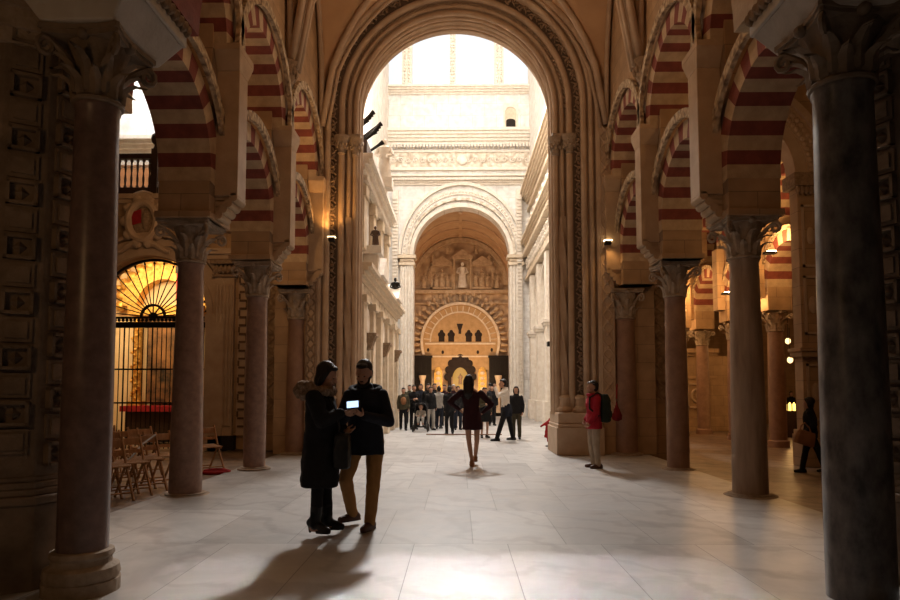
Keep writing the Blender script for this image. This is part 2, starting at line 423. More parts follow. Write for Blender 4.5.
G = 'marble columns of the nave arcades'
column('marble_column', 'pink grey marble column with leafy capital beside the wooden folding chairs', -3.98, YB, -.03, 3.27, 3.86, .222, .172, 'marble_pink', G)
column('marble_column', 'slimmer pink marble column left of the woman in the fur-hooded coat', -3.92, YC, 0, 3.20, 3.84, .20, .185, 'marble_pink', G)
column('marble_column', 'reddish engaged column with dark capital against the carved wall behind the fur-hooded woman', -3.90, YD+.1, 0, 3.10, 3.78, .23, .20, 'marble_red', G)
column('marble_column', 'tan streaked marble column at the right aisle edge, second from the right', 3.93, YB-.02, -.02, 3.30, 3.88, .235, .192, 'marble_tan', G)
column('marble_column', 'brown marble column with leafy capital right of the person in the red jacket', 3.95, YC+.1, -.02, 3.20, 3.84, .20, .182, 'marble_red', G)
column('marble_column', 'reddish brown engaged column directly behind the red jacket walker, by the hanging red cloth', 3.72, YD+.05, 0, 3.10, 3.78, .25, .215, 'marble_red', G)
column('marble_column', 'near pink marble column darkened for shade on moulded round base at far left', -2.88, 4.80, 0, 3.60, 4.12, .172, .152, 'marble_shaded', G, base=.30, ab=.29, mcap='pier')
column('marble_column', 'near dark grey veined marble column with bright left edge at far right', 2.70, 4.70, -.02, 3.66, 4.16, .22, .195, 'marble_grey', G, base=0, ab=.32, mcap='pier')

# ------------------------------------------------------------------ near piers with square carved panels
def chamfer_pier(s, label, y0):
    t = thing('carved_pier', label, 'pier', (s*3.7,y0+.6,0), 0, 'near piers of the transverse arch')
    q = [(3.15,5.12),(3.27,4.82),(3.52,4.66),(4.75,4.66),(4.75,5.3),(4.35,6.3),(3.66,6.3),(3.34,5.7)]
    q = [(s*x, y+y0-4.82) for x,y in q]
    mb = MB(); mb.prism(q, 0, 4.8)
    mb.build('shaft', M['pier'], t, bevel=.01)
    mb = MB(); cx, cy = s*3.85, y0+.6
    def sc(k): return [(cx+(x-cx)*k, cy+(y-cy)*k) for x,y in q]
    mb.prism(sc(1.07), -.02, .62); mb.prism(sc(1.10), .62, .68); mb.prism(sc(1.06), .68, .73); mb.prism(sc(1.04), .73, .78); mb.prism(sc(1.02), .78, .82)
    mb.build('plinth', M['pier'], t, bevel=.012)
    for i in (0,1,2):
        a, c = Vector(q[i]+(0,)), Vector(q[i+1]+(0,)); d = (c-a); L = d.length; d.normalize(); nrm = Vector((d.y,-d.x,0))
        if nrm.dot(a-Vector((cx,cy,0))) < 0: nrm = -nrm
        mid = (a+c)/2; w = min(.2, L*.74)
        R = Matrix((( d.x, nrm.x, 0, mid.x),(d.y, nrm.y, 0, mid.y),(0,0,1,0),(0,0,0,1)))
        for k in range(16):
            z = .98+k*.205+(.1 if i==1 else 0); mb = MB(); mb.M = R @ Matrix.Translation((0,0,z)); hw = w/2; hh = .09
            f = .024
            if (k+i)%2 == 0:             # square frame with an inner stepped lozenge
                for (x0,x1,za,zb) in ((-hw,hw,hh-f,hh),(-hw,hw,-hh,-hh+f),(-hw,-hw+f,-hh,hh),(hw-f,hw,-hh,hh)): mb.box(x0,x1,-.02,.055,za,zb)
                mb.add([(-.05,.0,0),(0,.0,-.05),(.05,.0,0),(0,.0,.05),(0,.06,0)], [(0,1,4),(1,2,4),(2,3,4),(3,0,4)])
            else:                        # plain raised tablet
                mb.box(-hw,hw,-.02,.022,-hh,hh); mb.box(-hw+.03,hw-.03,.02,.04,-hh+.03,hh-.03)
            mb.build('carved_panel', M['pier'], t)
    mb = MB(); mb.prism(sc(1.05), 4.05, 4.16); mb.prism(sc(1.10), 4.16, 4.3); mb.prism(sc(1.16), 4.3, 4.45)
    for i in range(26):
        e = i % 2; x = q[1][0]+(q[2][0]-q[1][0])*(i/25)
    mb.build('cornice', M['capital'], t)
    return t
chamfer_pier(-1, 'near stone pier with stacked square carved panels at the left edge', 4.82)
chamfer_pier(1, 'near stone pier with stacked square carved panels at the right edge', 4.90)

# imposts over the near columns and the arch that crosses the nave above the camera
t = thing('transverse_arch', 'broad stone arch crossing overhead, its pale imposts resting on the two near columns', 'arch', (0,5.1,4.12))
for s, cx, y in ((-1,-2.89,4.86),(1,2.73,4.76)):
    mb = MB(); mb.frustum((cx,y),(.27,.36),(.43,.46),4.13,4.36); mb.box(cx-.45,cx+.45,y-.48,y+.48,4.36,4.46)
    mb.build('impost', M['impost'], t, bevel=.015)
    mb = MB()
    for i in range(34):
        a = i/33
        mb.ell((cx+s*-.46, y-.46+.92*a, 4.50+.02*math.sin(i*2.1)), (.035,.03,.05), 6, 5)
    mb.build('leaf_cornice', M['foliage'], t, True)
mb = MB(); mb.ring(-.07,4.56,2.34,3.0,4.62,5.5,n=40,axis='X',alt=2)
mb.build('voussoirs', [M['cream'],M['red']], t)
mb = MB(); mb.archwall(-4.7,4.7,4.56,11.5,-.07,2.98,4.56,4.7,5.45,axis='X'); struct(mb.build('wall_transverse', M['stone_x']))

# ------------------------------------------------------------------ nave arcades: piers over the columns, two tiers of striped arches
ZL, ZU = 4.50, 6.36                      # centres of lower and upper arches
ARC = {-1: (-4.32,-3.60), 1: (3.60,4.32)}
PIERS_Y = (6.33, YB, YC, YD)
PLAB = {(-1,0):'masonry pier over the hidden first support at the left, behind the near carved pier', (1,0):'masonry pier behind the near dark column at the right',
 (-1,1):'masonry pier with roll corbel above the column beside the folding chairs', (1,1):'masonry pier with roll corbel above the tan streaked column',
 (-1,2):'masonry pier with roll corbel above the slimmer pink column, left of the fur-hooded woman', (1,2):'masonry pier with roll corbel above the brown column right of the red jacket',
 (-1,3):'masonry pier above the engaged column behind the fur-hooded woman', (1,3):'masonry pier above the engaged column behind the red jacket walker'}
for s in (-1,1):
    x0, x1 = ARC[s]
    for i, y in enumerate(PIERS_Y):
        t = thing('masonry_pier', PLAB[(s,i)], 'pier', (s*XC,y,3.86), 0, 'masonry piers over the nave columns')
        mb = MB(); zb = 3.86 if i else 0; e = 0 if i else .08
        if i: mb.box(x0,x1,y-.35,y+.35,zb,7.0); mb.box(x0-.03,x1+.03,y-.40,y+.40,zb+.0,zb+.09)
        else: mb.box(x0+(e if s>0 else 0),x1-(e if s<0 else 0),5.9,6.5,zb,7.0)
        if i < 3 or True: mb.build('block', M['stone_x'], t, bevel=.008)
        if i == 0: continue
        xi = s*3.60; xo = s*3.27; w = .18
        mb = MB(); mb.box(min(xi,xo),max(xi,xo),y-w,y+w,4.22,6.05)
        mb.add([(xo,y-w,6.05),(xo,y+w,6.05),(xi,y+w,6.05),(xi,y-w,6.05),(xo-s*.04,y-w-.13,6.3),(xo-s*.04,y+w+.13,6.3),(xi,y+w+.13,6.3),(xi,y-w-.13,6.3)],
               [(0,1,2,3),(4,5,6,7),(0,1,5,4),(1,2,6,5),(2,3,7,6),(3,0,4,7)])
        mb.box(min(xi,xo-s*.04),max(xi,xo-s*.04),y-w-.13,y+w+.13,6.3,6.4)
        mb.build('pilaster', M['pilaster'], t, bevel=.01)
        mb = MB()                        # roll modillion
        for k in range(4):
            xx = s*(3.33+.07*k); zz = 4.2-.085*k
            mb.tube([(xx,y-w,zz),(xx,y+w,zz)], .062, 10)
            mb.box(min(xx,s*3.62),max(xx,s*3.62),y-w*.8,y+w*.8,zz-.05,zz+.05)
        mb.build('roll_corbel', M['pilaster'], t, True)
ALAB = {}
SIDE = {-1:'left', 1:'right'}
WH = ['between the near %s pier and the second column', 'between the second and third columns of the %s arcade', 'next to the tall gothic archway on the %s']
for s in (-1,1):
    x0, x1 = ARC[s]
    for i in range(3):
        ya, yb = PIERS_Y[i], PIERS_Y[i+1]; cy = (ya+yb)/2; hs = (yb-ya)/2
        for tier, (zc, dr, xt0, xt1) in enumerate(((ZL, .35, x0-.01, x1+.01), (ZU, .31, x0-.012, s*3.42) if s < 0 else (ZU, .31, 3.42, x1+.012))):
            if s > 0 and tier == 0: xt0, xt1 = x0-.01, x1+.01
            ri = hs-dr; rf = ri+.30; ro = rf+.15
            lab = '%s red and cream striped arch %s' % (('lower','upper')[tier], WH[i] % SIDE[s])
            t = thing('striped_arch', lab, 'arch', (s*XC,cy,zc), 0, 'striped arches of the nave arcades')
            mb = MB(); mb.ring(cy,zc,ri,rf,xt0,xt1,a0=math.radians(-6 if tier==0 else 0),a1=math.radians(186 if tier==0 else 180),n=57,axis='Y',alt=3,first=0)
            mb.build('voussoirs', [M['cream'],M['red']], t)
            xf = xt0 if s > 0 else xt1   # nave face
            mb = MB(); e = s*-.06
            mb.ring(cy,zc,rf,ro,min(xf-s*.12,xf+e),max(xf-s*.12,xf+e),a0=math.radians(2),a1=math.radians(178),n=40,axis='Y')
            for rr in (rf+.015, ro-.015):
                mb.tube([(xf+e, cy+rr*math.cos(PI*k/40), zc+rr*math.sin(PI*k/40)) for k in range(1,40)], .018, 6)
            for k in range(46):
                a = math.radians(4+172*k/45); rr = (rf+ro)/2
                mb.ell((xf+e, cy+rr*math.cos(a), zc+rr*math.sin(a)), (.03,.036,.05), 6, 4)
            mb.build('carved_hood', M['band'], t, True)
    # wall over the upper arches
    for i in range(3):
        ya, yb = PIERS_Y[i], PIERS_Y[i+1]; cy = (ya+yb)/2; hs = (yb-ya)/2
        mb = MB(); xa, xb = (x0, -3.44) if s < 0 else (3.44, x1)
        mb.archwall(ya,yb,6.36,12.5,cy,hs-.31+.28,ZU,xa,xb,axis='Y')
        w = mb.build('wall_'+SIDE[s], M['stone']); struct(w)
# ------------------------------------------------------------------ rib vault over the nave
VX = 3.42; ZS = 7.72; RISE = 4.0
def pointed(q):                          # q -1..1 -> 0..1 pointed profile
    q = min(1, abs(q)); R = 1.28
    return math.sqrt(max(0, R*R-(q+R-1)**2))/math.sqrt(R*R-(R-1)**2)
def vault(y0, y1, label):
    cy, hy = (y0+y1)/2, (y1-y0)/2; nx, ny = 44, 28; vs = []; fs = []
    for j in range(ny+1):
        for i in range(nx+1):
            u = -1+2*i/nx; v = -1+2*j/ny
            vs.append((u*VX, cy+v*hy, ZS+RISE*max(pointed(u), .92*pointed(v))))
    for j in range(ny):
        for i in range(nx):
            a = j*(nx+1)+i; fs.append((a,a+1,a+nx+2,a+nx+1))
    mb = MB(); mb.add(vs, fs); o = mb.build('ceiling', M['vault'], None, 'all')
    m = o.modifiers.new('thick','SOLIDIFY'); m.thickness = .12; m.offset = -1 if o.data.polygons[0].normal.z < 0 else 1
    struct(o)
    mb = MB(); n = 26
    for k in range(3): pass
    def line(f): return [f(i/n) for i in range(n+1)]
    for y in (y0+.1, y1-.06):
        for dx, rr in ((0,.085),(.14,.045)):
            mb.tube(line(lambda q: ((-1+2*q)*(VX-.06-dx), y, ZS-.02-dx*.6+RISE*pointed(-1+2*q))), rr, 8)
    for sgn in (1,-1):
        mb.tube(line(lambda q: ((-1+2*q)*(VX-.08), cy+sgn*(-1+2*q)*(hy-.08), ZS-.03+RISE*max(pointed(-1+2*q), .92*pointed(-1+2*q)))), .075, 8)
    for x in (-VX+.07, VX-.07):
        mb.tube(line(lambda q: (x, cy+(-1+2*q)*(hy-.06), ZS-.02+RISE*.92*pointed(-1+2*q))), .06, 8)
    o = mb.build('vault_ribs', M['gothic'], None, 'all'); struct(o)
    for x in (-VX,VX):                   # lunette wall is the arcade wall; springer corbels
        for y in (y0,):
            mb = MB()
            mb.lathe([(.04,ZS-.55),(.09,ZS-.5),(.08,ZS-.42),(.16,ZS-.25),(.2,ZS-.1),(.24,ZS-.04),(.24,ZS+.02)], (x,y), 16)
            for k in range(8): leaf(mb, k*PI/4, .0, 0, 0, 0, 0) if False else None
            for k in range(12):
                a = k*PI/6; mb.ell((x+.17*math.cos(a), y+.17*math.sin(a), ZS-.2+.05*(k%2)), (.05,.05,.09), 6, 5)
            o = mb.build('trim_1', M['foliage'], None, True); struct(o)
vault(YC, 15.0, 'x'); vault(YB, YC, 'x')
b = MB(); b.box(-5,5,-3,YB,11.6,11.8); struct(b.build('ceiling', M['stone_x']))
b = MB(); b.box(-14,-4.35,-3,16.1,12.0,12.2); struct(b.build('ceiling_left', M['stone_x']))
b = MB(); b.box(4.35,30,-3,40,9.2,9.4); struct(b.build('ceiling_right', M['stone_x']))

# ------------------------------------------------------------------ the tall gothic archway at the crossing
GX, GZ, GR = -.2, 8.28, 2.37
mb = MB(); mb.archwall(-4.4,4.4,0,14.0,GX,3.30,GZ,15.0,16.3,axis='X',n=40)
struct(mb.build('wall_front', M['stone_x']))
t = thing('gothic_archway', 'tall round gothic archway of stepped mouldings and foliage bands framing the bright choir', 'archway', (GX,15.5,0))
def path(r, z0=1.05, n=48, z1=None):
    p = [(GX-r,z0),(GX-r,(z0+GZ)/2),(GX-r,GZ)]
    p += [(GX-r*math.cos(PI*k/n), GZ+r*math.sin(PI*k/n)) for k in range(1,n)]
    return p + [(GX+r,GZ),(GX+r,(z0+GZ)/2),(GX+r,z0)]
def sweep_band(mb, ra, rb, ya, yb, n=48, z0=0.9):
    A = path(ra,z0,n); B = path(rb,z0,n); vs=[]; fs=[]
    for (x0,zz0),(x1,zz1) in zip(A,B): vs += [(x0,ya,zz0),(x1,ya,zz1),(x1,yb,zz1),(x0,yb,zz0)]
    for i in range(len(A)-1):
        k=i*4; fs += [(k,k+1,k+5,k+4),(k+1,k+2,k+6,k+5),(k+2,k+3,k+7,k+6),(k+3,k,k+4,k+7)]
    fs += [(0,1,2,3),(len(vs)-4,len(vs)-3,len(vs)-2,len(vs)-1)]
    mb.add(vs,fs)
def sweep_tube(mb, r, y, rad, n=48, z0=.9): mb.tube([(x,y,z) for x,z in path(r,z0,n)], rad, 10)
def along(r, step, z0=1.2):
    P = path(r, z0, 96); out = []; acc = 0
    for (x0,za),(x1,zb) in zip(P, P[1:]):
        L = math.hypot(x1-x0, zb-za); d = acc
        while d < L:
            q = d/L; out.append((x0+(x1-x0)*q, za+(zb-za)*q, math.atan2(zb-za, x1-x0))); d += step
        acc = d-L
    return out
mb = MB(); sweep_band(mb, GR, GR+.36, 15.42, 16.25); mb.build('inner_order', M['gothic'], t, True)
for yy, rad in ((15.5,.05),(15.66,.035),(15.84,.06),(16.02,.035)):
    mb = MB(); sweep_tube(mb, GR-.01, yy, rad); mb.build('soffit_roll', M['gothic'], t, True)
mb = MB()
for i,(x,z,a) in enumerate(along(GR-.0,.15,8.4)):
    mb.ell((x,15.75,z),(.05,.06,.035),6,5,rot=Euler((0,-a,0)))
sweep_tube(mb, GR+.0, 15.75, .035)
mb.build('soffit_beads', M['gothic'], t, True)
mb = MB(); sweep_band(mb, GR+.34, GR+.62, 15.22, 16.0); mb.build('middle_order', M['gothic'], t, True)
mb = MB(); sweep_band(mb, GR+.60, GR+.96, 15.06, 15.6); mb.build('outer_order', M['gothic'], t, True)
for nm, r, y, rad in (('roll_moulding',GR+.045,15.38,.065),('roll_moulding',GR+.20,15.36,.055),('roll_moulding',GR+.36,15.24,.075),('roll_moulding',GR+.66,15.03,.07),('roll_moulding',GR+.82,15.0,.055),('roll_moulding',GR+.98,14.98,.06)):
    mb = MB(); sweep_tube(mb, r, y, rad); mb.build(nm, M['gothic'], t, True)
# rope moulding and foliage band: individual carved lumps following the curve
mb = MB()
for i,(x,z,a) in enumerate(along(GR+.28,.12,8.4)):
    mb.ell((x,15.40,z),(.075,.04,.03),6,5,rot=Euler((0,-(a+.8),0)))
mb.build('rope_band', M['gothic'], t, True)
mb = MB(); sweep_band(mb, GR+.42, GR+.62, 15.20, 15.23); mb.build('foliage_ground', mat('foliage_ground', lin(.13,.085,.055), None, .9, 6), t, True)
mb = MB()
for i,(x,z,a) in enumerate(along(GR+.52,.17)):
    sd = 1 if i%2 else -1
    for q in range(3):
        an = a+sd*(.5+q*.7); cx, cz = x+.05*math.cos(an)*sd, z+.05*math.sin(an)
        mb.ell((cx+.03*math.cos(an+q),15.17-.015*q,cz+.03*math.sin(an+q)),(.062,.03,.028),6,5,rot=Euler((0,-an,0)))
    mb.tube([(x-.05*math.cos(a)-.05*sd*math.sin(a),15.18,z-.05*math.sin(a)+.05*sd*math.cos(a)),(x,15.15,z),(x+.06*math.cos(a)+.05*sd*math.sin(a),15.18,z+.06*math.sin(a)-.05*sd*math.cos(a))], .017, 5)
mb.build('foliage_band', M['foliage'], t, True)
for s in (-1,1):
    cx = GX+s*(GR+.15)
    mb = MB()                            # jamb capitals
    for k, (dx, yy) in enumerate(((.05,15.36),(.36,15.22))):
        x = GX+s*(GR+dx)
        mb.lathe([(.07,7.10),(.10,7.13),(.08,7.17),(.10,7.25),(.15,7.4),(.19,7.48),(.19,7.54)], (x,yy), 14)
        for i in range(16):
            a = i*PI/8; mb.ell((x+.13*math.cos(a),yy+.13*math.sin(a),7.28+.08*(i%2)),(.035,.035,.06),6,5)
    mb.box(min(cx-.2,cx+.25),max(cx-.2,cx+.25),15.2,15.75,7.52,7.6)
    mb.build('jamb_capital', M['capital'], t, True)
    x = GX+s*(GR+.20)                    # spiral-fluted shaft
    mb = MB(); n=16; rows=60; vs=[]; fs=[]
    for j in range(rows+1):
        z = 1.0+4.6*j/rows
        for k in range(n):
            a = 2*PI*k/n; rr = .095+.02*math.cos(4*a+z*5)
            vs.append((x+rr*math.cos(a),15.38+rr*math.sin(a),z))
    for j in range(rows):
        for k in range(n): fs.append((j*n+k,j*n+(k+1)%n,(j+1)*n+(k+1)%n,(j+1)*n+k))
    mb.add(vs,fs); mb.build('spiral_shaft', M['gothic'], t, True)
    mb = MB()                            # stepped pedestal at the foot
    xa, xb = sorted((GX+s*(GR-.08), GX+s*(GR+1.0)))
    mb.box(xa,xb,14.78,16.3,0,.62); mb.box(xa+.03,xb-.03,14.82,16.28,.62,.70); mb.box(xa+.05,xb-.05,14.88,16.27,.70,.95)
    for dx, yy, r in ((.2,15.3,.17),(.52,15.1,.15),(.82,14.95,.14)):
        q = GX+s*(GR+dx)
        mb.lathe([(r*1.2,.62),(r*1.25,.68),(r,.75),(r*.95,.95),(r*1.15,1.0),(r*1.15,1.05),(r*.8,1.1),(r*.75,1.25),(r*.9,1.3),(r*.55,1.36)], (q,yy), 12)
    mb.build('pedestal', M['gothic'], t, bevel=.012)
    # lattice panel strip at the outer edge: raised triangles
    xa, xb = sorted((GX+s*(GR+1.03), GX+s*(GR+1.33)))
    if s < 0: xa, xb = -3.66, -3.42
    else: xa, xb = 3.16, 3.46
    mb = MB(); mb.box(xa,xb,14.92,15.05,.95,7.6); mb.build('panel_strip', M['gothic'], t)
    mb = MB(); k = 0; z = 1.1; w = xb-xa
    while z < 7.4:
        for (p,q) in (((xa+.03,z),(xb-.03,z+w)),((xb-.03,z),(xa+.03,z+w))):
            if k%2==0 or True: mb.tube([(p[0],14.92,p[1]),(q[0],14.92,q[1])], .022, 6)
        mb.ell(((xa+xb)/2,14.91,z+w/2),(.05,.03,.05),8,5)
        z += w; k += 1
    for xx in (xa+.015, xb-.015): mb.tube([(xx,14.92,1.0),(xx,14.92,7.5)], .022, 6)
    mb.build('strip_tracery', M['foliage'] if s<0 else M['gothic'], t, True)

# uplighters on the archway piers
for s, x, y, z, lab in ((-1,-3.05,14.75,4.95,'small spotlight throwing an orange glow up the left archway pier'),(1,3.3,14.75,4.85,'small lit spotlight on the right archway pier')):
    t = thing('spotlight', lab, 'lamp', (x,y,z), 0, 'spotlights on the archway piers')
    mb = MB(); mb.box(x-.07,x+.07,y-.04,y+.1,z-.05,z+.03); mb.box(x-.02,x+.02,y+.05,y+.25,z-.03,z); mb.build('housing', M['iron'], t)
    mb = MB(); mb.box(x-.09,x+.09,y-.05,y+.08,z+.03,z+.055); mb.build('lens', emis('lamp_lens_'+SIDE[s], (1,.75,.4,1), 3 if s<0 else 6), t)
# ------------------------------------------------------------------ the bright crossing and choir beyond the archway
def cornice(mb, x0, x1, y0, y1, z, h, steps, axis, out):
    """stack of growing slabs; 'out' is the direction (+-1) it steps out along the other axis"""
    for i in range(steps):
        e = .10*(i+1)
        if axis == 'X': mb.box(x0,x1,min(y0,y0+out*e),max(y1,y0+out*e),z+h*i/steps,z+h*(i+1)/steps)
        else: mb.box(min(x0,x0+out*e),max(x0,x0+out*e),y0,y1,z+h*i/steps,z+h*(i+1)/steps)
YE = 37.0
# end wall with the chancel arch
b = MB(); b.archwall(-6,6,0,18.9,.05,2.76,9.28,YE,YE+1.0,axis='X',n=40,rz=1.02); struct(b.build('wall_end', M['white']))
# the crossing's flanks (full-height, above and behind the side facades) and its roof
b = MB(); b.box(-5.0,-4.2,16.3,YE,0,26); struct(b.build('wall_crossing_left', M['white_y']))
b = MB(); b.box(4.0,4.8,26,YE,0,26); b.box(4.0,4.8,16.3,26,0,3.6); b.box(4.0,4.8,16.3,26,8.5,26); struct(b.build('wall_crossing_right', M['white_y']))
b = MB(); b.box(-6,6,15.0,YE+1,26,26.3); struct(b.build('ceiling_crossing', M['white']))
b = MB(); b.box(-4.4,4.4,15.2,16.3,14,26); struct(b.build('wall_crossing_front', M['white']))
b = MB(); b.box(-6,6,YE,YE+1,23.4,26); struct(b.build('wall_end', M['white']))
t = thing('choir_entablature', 'deep white entablature with dentils and carved scroll frieze above the far arch', 'entablature', (0,YE,13.4))
mb = MB(); cornice(mb,-5.5,5.5,YE,YE,13.35,.35,3,'X',-1)
for k in range(60): mb.box(-4.2+.14*k,-4.13+.14*k,YE-.42,YE-.2,13.55,13.68)
mb.build('lower_cornice', M['white_trim'], t)
mb = MB(); mb.box(-4.4,4.4,YE-.12,YE,14.35,15.25); mb.build('frieze', M['white_carved'], t)
mb = MB(); mb.box(-4.4,4.4,YE-.2,YE,14.2,14.36); mb.box(-4.4,4.4,YE-.22,YE,13.85,13.95)
for k in range(19):                      # scrolls and a central medallion
    x = -3.9+.43*k; sd = 1 if k%2 else -1
    mb.tube([(x+.17*math.cos(q*.7)*(1-q*.07), YE-.16, 14.8+sd*.17*math.sin(q*.7)*(1-q*.07)) for q in range(12)], .035, 5)
mb.ell((.1,YE-.14,14.8),(.32,.12,.32),14,8)
mb.build('scrolls', M['white_trim'], t, True)
mb = MB(); mb.box(-4.4,4.4,YE-.2,YE,15.25,15.35); cornice(mb,-5.5,5.5,YE,YE,15.75,.85,5,'X',-1)
for k in range(46): mb.box(-4.2+.185*k,-4.09+.185*k,YE-.4,YE,15.5,15.72)
mb.build('upper_cornice', M['white_trim'], t)
mb = MB(); cornice(mb,-5.5,5.5,YE,YE,18.75,.45,4,'X',-1); struct(mb.build('trim_2', M['white_trim']))
# high window: bright panes between carved mullions
t = MB()
for i,(xa,xb) in enumerate(((-5.2,-3.45),(-2.85,-.62),(-.28,2.0),(2.55,4.0))):
    mb = MB(); mb.box(xa,xb,YE+.55,YE+.6,18.9,23.4); struct(mb.build('window_%d'%(i+1), emis('window_light_%d'%i,(.93,.97,1,1),1.0)))
for i,(xa,xb) in enumerate(((-3.45,-2.85),(-.62,-.28),(2.0,2.55),(4.0,4.6))):
    m_ = thing('window_mullion', ['carved window pier left in the top window','slim central mullion of the top window','carved window pier right of the central mullion in the top window','outermost right window pier of the top window'][i], 'mullion', ((xa+xb)/2,YE+.3,18.9), 0, 'piers of the high window')
    mb = MB(); mb.box(xa,xb,YE+.2,YE+.62,18.9,23.4); mb.box(xa-.05,xb+.05,YE+.12,YE+.62,18.9,19.15); mb.build('shaft', M['white_trim'], m_)
    mb = MB()
    for k in range(20):
        for sx in ((xa+xb)/2-.1*(xb-xa)*2,(xa+xb)/2+.1*(xb-xa)*2): mb.ell((sx,YE+.19,19.3+k*.2),(.08,.05,.08),6,5)
    mb.build('carving', M['white_trim'], m_, True)
# arched niche, dark
t = thing('wall_niche', 'small round-headed niche with dark opening high on the white wall', 'niche', (2.9,YE,16.7))
mb = MB(); mb.archwall(2.5,3.35,16.62,18.2,2.92,.33,17.65,YE-.05,YE,axis='X',n=16); mb.build('surround', M['white_trim'], t)
mb = MB(); mb.box(2.6,3.25,YE-.004,YE+.0,16.65,17.98); mb.build('recess', M['tan_trim'], t)
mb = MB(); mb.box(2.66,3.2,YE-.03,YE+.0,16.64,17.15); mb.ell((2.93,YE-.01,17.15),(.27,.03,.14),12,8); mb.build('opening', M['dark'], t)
# chancel arch mouldings and flanking piers
t = thing('chancel_arch', 'white moulded arch framing the golden relief altar at the far end', 'arch', (.05,YE,0))
for k,(ri,ro,yy,nm) in enumerate(((2.76,2.98,-.12,'inner_moulding'),(2.98,3.12,-.2,'roll_band'),(3.16,3.42,-.1,'leaf_band'),(3.46,3.62,-.22,'outer_moulding'))):
    mb = MB(); mb.ring(.05,9.28,ri,ro,YE+yy,YE+.02,n=48,axis='X',rz=1.0+.055*k)
    if nm == 'leaf_band':
        for q in range(54):
            a = PI*(q+.5)/54; mb.ell((.05+3.29*math.cos(a), YE-.11, 9.28+3.29*1.11*math.sin(a)),(.07,.05,.07),6,5)
    mb.build(nm, M['white_trim'] if k!=1 else M['white_carved'], t)
for s in (-1,1):
    xa, xb = sorted((.05+s*2.74,.05+s*3.5))
    mb = MB(); mb.box(xa,xb,YE-.25,YE+.0,0,9.0)
    for k in range(4): mb.tube([(xa+.1+.19*k,YE-.26,.8),(xa+.1+.19*k,YE-.26,8.6)], .06, 8)
    mb.box(xa-.08,xb+.08,YE-.35,YE,0,.8)
    mb.build('pier', M['white_trim'], t)
    mb = MB(); mb.box(xa-.08,xb+.08,YE-.38,YE+.5,8.62,8.78); mb.box(xa-.14,xb+.14,YE-.45,YE+.55,9.02,9.2)
    for k in range(10): mb.ell((xa+.03+.078*k,YE-.3,8.9),(.06,.08,.11),6,5)
    mb.build('capital', M['tan_trim'], t, True)
# vertical strings of small carved blocks at the corners
for x, y0 in ((-3.75,YE-.3),(3.35,YE-.3)):
    mb = MB(); mb.box(x-.16,x+.16,y0,y0+.3,0,13)
    for k in range(60): mb.box(x-.13,x+.13,y0-.08,y0,.6+.2*k,.7+.2*k)
    struct(mb.build('trim_3', M['white_trim']))
# chancel interior: ochre barrel vault, relief wall
YR = 44.5
b = MB(); b.box(-4.3,-3.35,YE+1,YR+.5,0,9.0); b.box(3.3,4.2,YE+1,YR+.5,0,9.0)
struct(b.build('wall_chancel', M['chancel']))
b = MB(); n=32; vs=[]; fs=[]
b.ring(.0,8.75,3.32,3.7,YE+1,YR+.4,n=32,axis='X'); struct(b.build('ceiling_chancel', M['chancel'],None,True))
b = MB()
for yy in (YE+2.8,YE+4.8,YE+6.6): b.ring(.0,8.75,3.24,3.33,yy,yy+.22,n=32,axis='X')
for a in (PI/2-.04,):
    b.box(-.1,.1,YE+1,YR,11.95,12.1)
struct(b.build('trim_4', M['chancel'],None,True))
b = MB(); b.box(-4.3,4.3,YR,YR+.4,0,12.4); struct(b.build('wall_relief', M['relief']))
t = thing('relief_tympanum', 'carved plaster tympanum with standing pale figure between two framed panels', 'relief', (0,YR,8.2))
mb = MB(); mb.box(-3.3,3.3,YR-.25,YR,8.15,8.38); mb.box(-3.3,3.3,YR-.16,YR,7.4,7.5)
mb.ring(0,8.72,3.0,3.28,YR-.25,YR,n=40,axis='X')
mb.build('frame', M['relief_fig'], t)
def fig(mb, x, y, z, h, seat=0):
    mb.loft([[(x+r*math.cos(k*PI/5)*h, y+r*.6*math.sin(k*PI/5)*h, z+q*h) for k in range(10)] for q,r in ((0,.17),(.2,.16),(.45,.13),(.62,.15),(.78,.16),(.83,.06))])
    mb.ell((x,y-.03*h,z+.91*h),(.065*h,.07*h,.085*h),8,6)
    for s in (-1,1): mb.tube([(x+s*.15*h,y,z+.76*h),(x+s*.21*h,y-.06*h,z+.58*h),(x+s*.07*h,y-.14*h,z+.52*h)], .04*h, 6)
mb = MB(); fig(mb,.15,YR-.22,8.55,1.75)
mb.build('central_figure', M['white_trim'], t, True)
for s, cx in ((-1,-1.25),(1,1.5)):
    mb = MB()
    xa, xb = cx-.78, cx+.78
    for q in ((xa,xb,8.45,8.58),(xa,xb,10.05,10.2),(xa,xa+.12,8.45,10.2),(xb-.12,xb,8.45,10.2)): mb.box(q[0],q[1],YR-.22,YR,q[2],q[3])
    mb.add([(xa-.05,YR-.2,10.2),(xb+.05,YR-.2,10.2),(cx,YR-.2,10.75),(xa-.05,YR,10.2),(xb+.05,YR,10.2),(cx,YR,10.75)],[(0,1,2),(5,4,3),(0,3,4,1),(1,4,5,2),(2,5,3,0)])
    mb.build('panel_frame', M['relief_fig'], t)
    mb = MB()
    for dx, h in ((-.4,1.0),(0,1.25),(.38,.95)): fig(mb, cx+dx, YR-.12, 8.6, h)
    mb.build('figure_group', M['relief_fig'], t, True)
mb = MB()
for x in (-.42,.72): mb.tube([(x,YR-.2,8.4),(x,YR-.2,10.5)], .09, 8)
mb.box(-.55,.85,YR-.3,YR,10.5,10.68)
mb.add([(-.6,YR-.25,10.68),(.9,YR-.25,10.68),(.15,YR-.25,11.2),(-.6,YR,10.68),(.9,YR,10.68),(.15,YR,11.2)],[(0,1,2),(5,4,3),(0,3,4,1),(1,4,5,2),(2,5,3,0)])
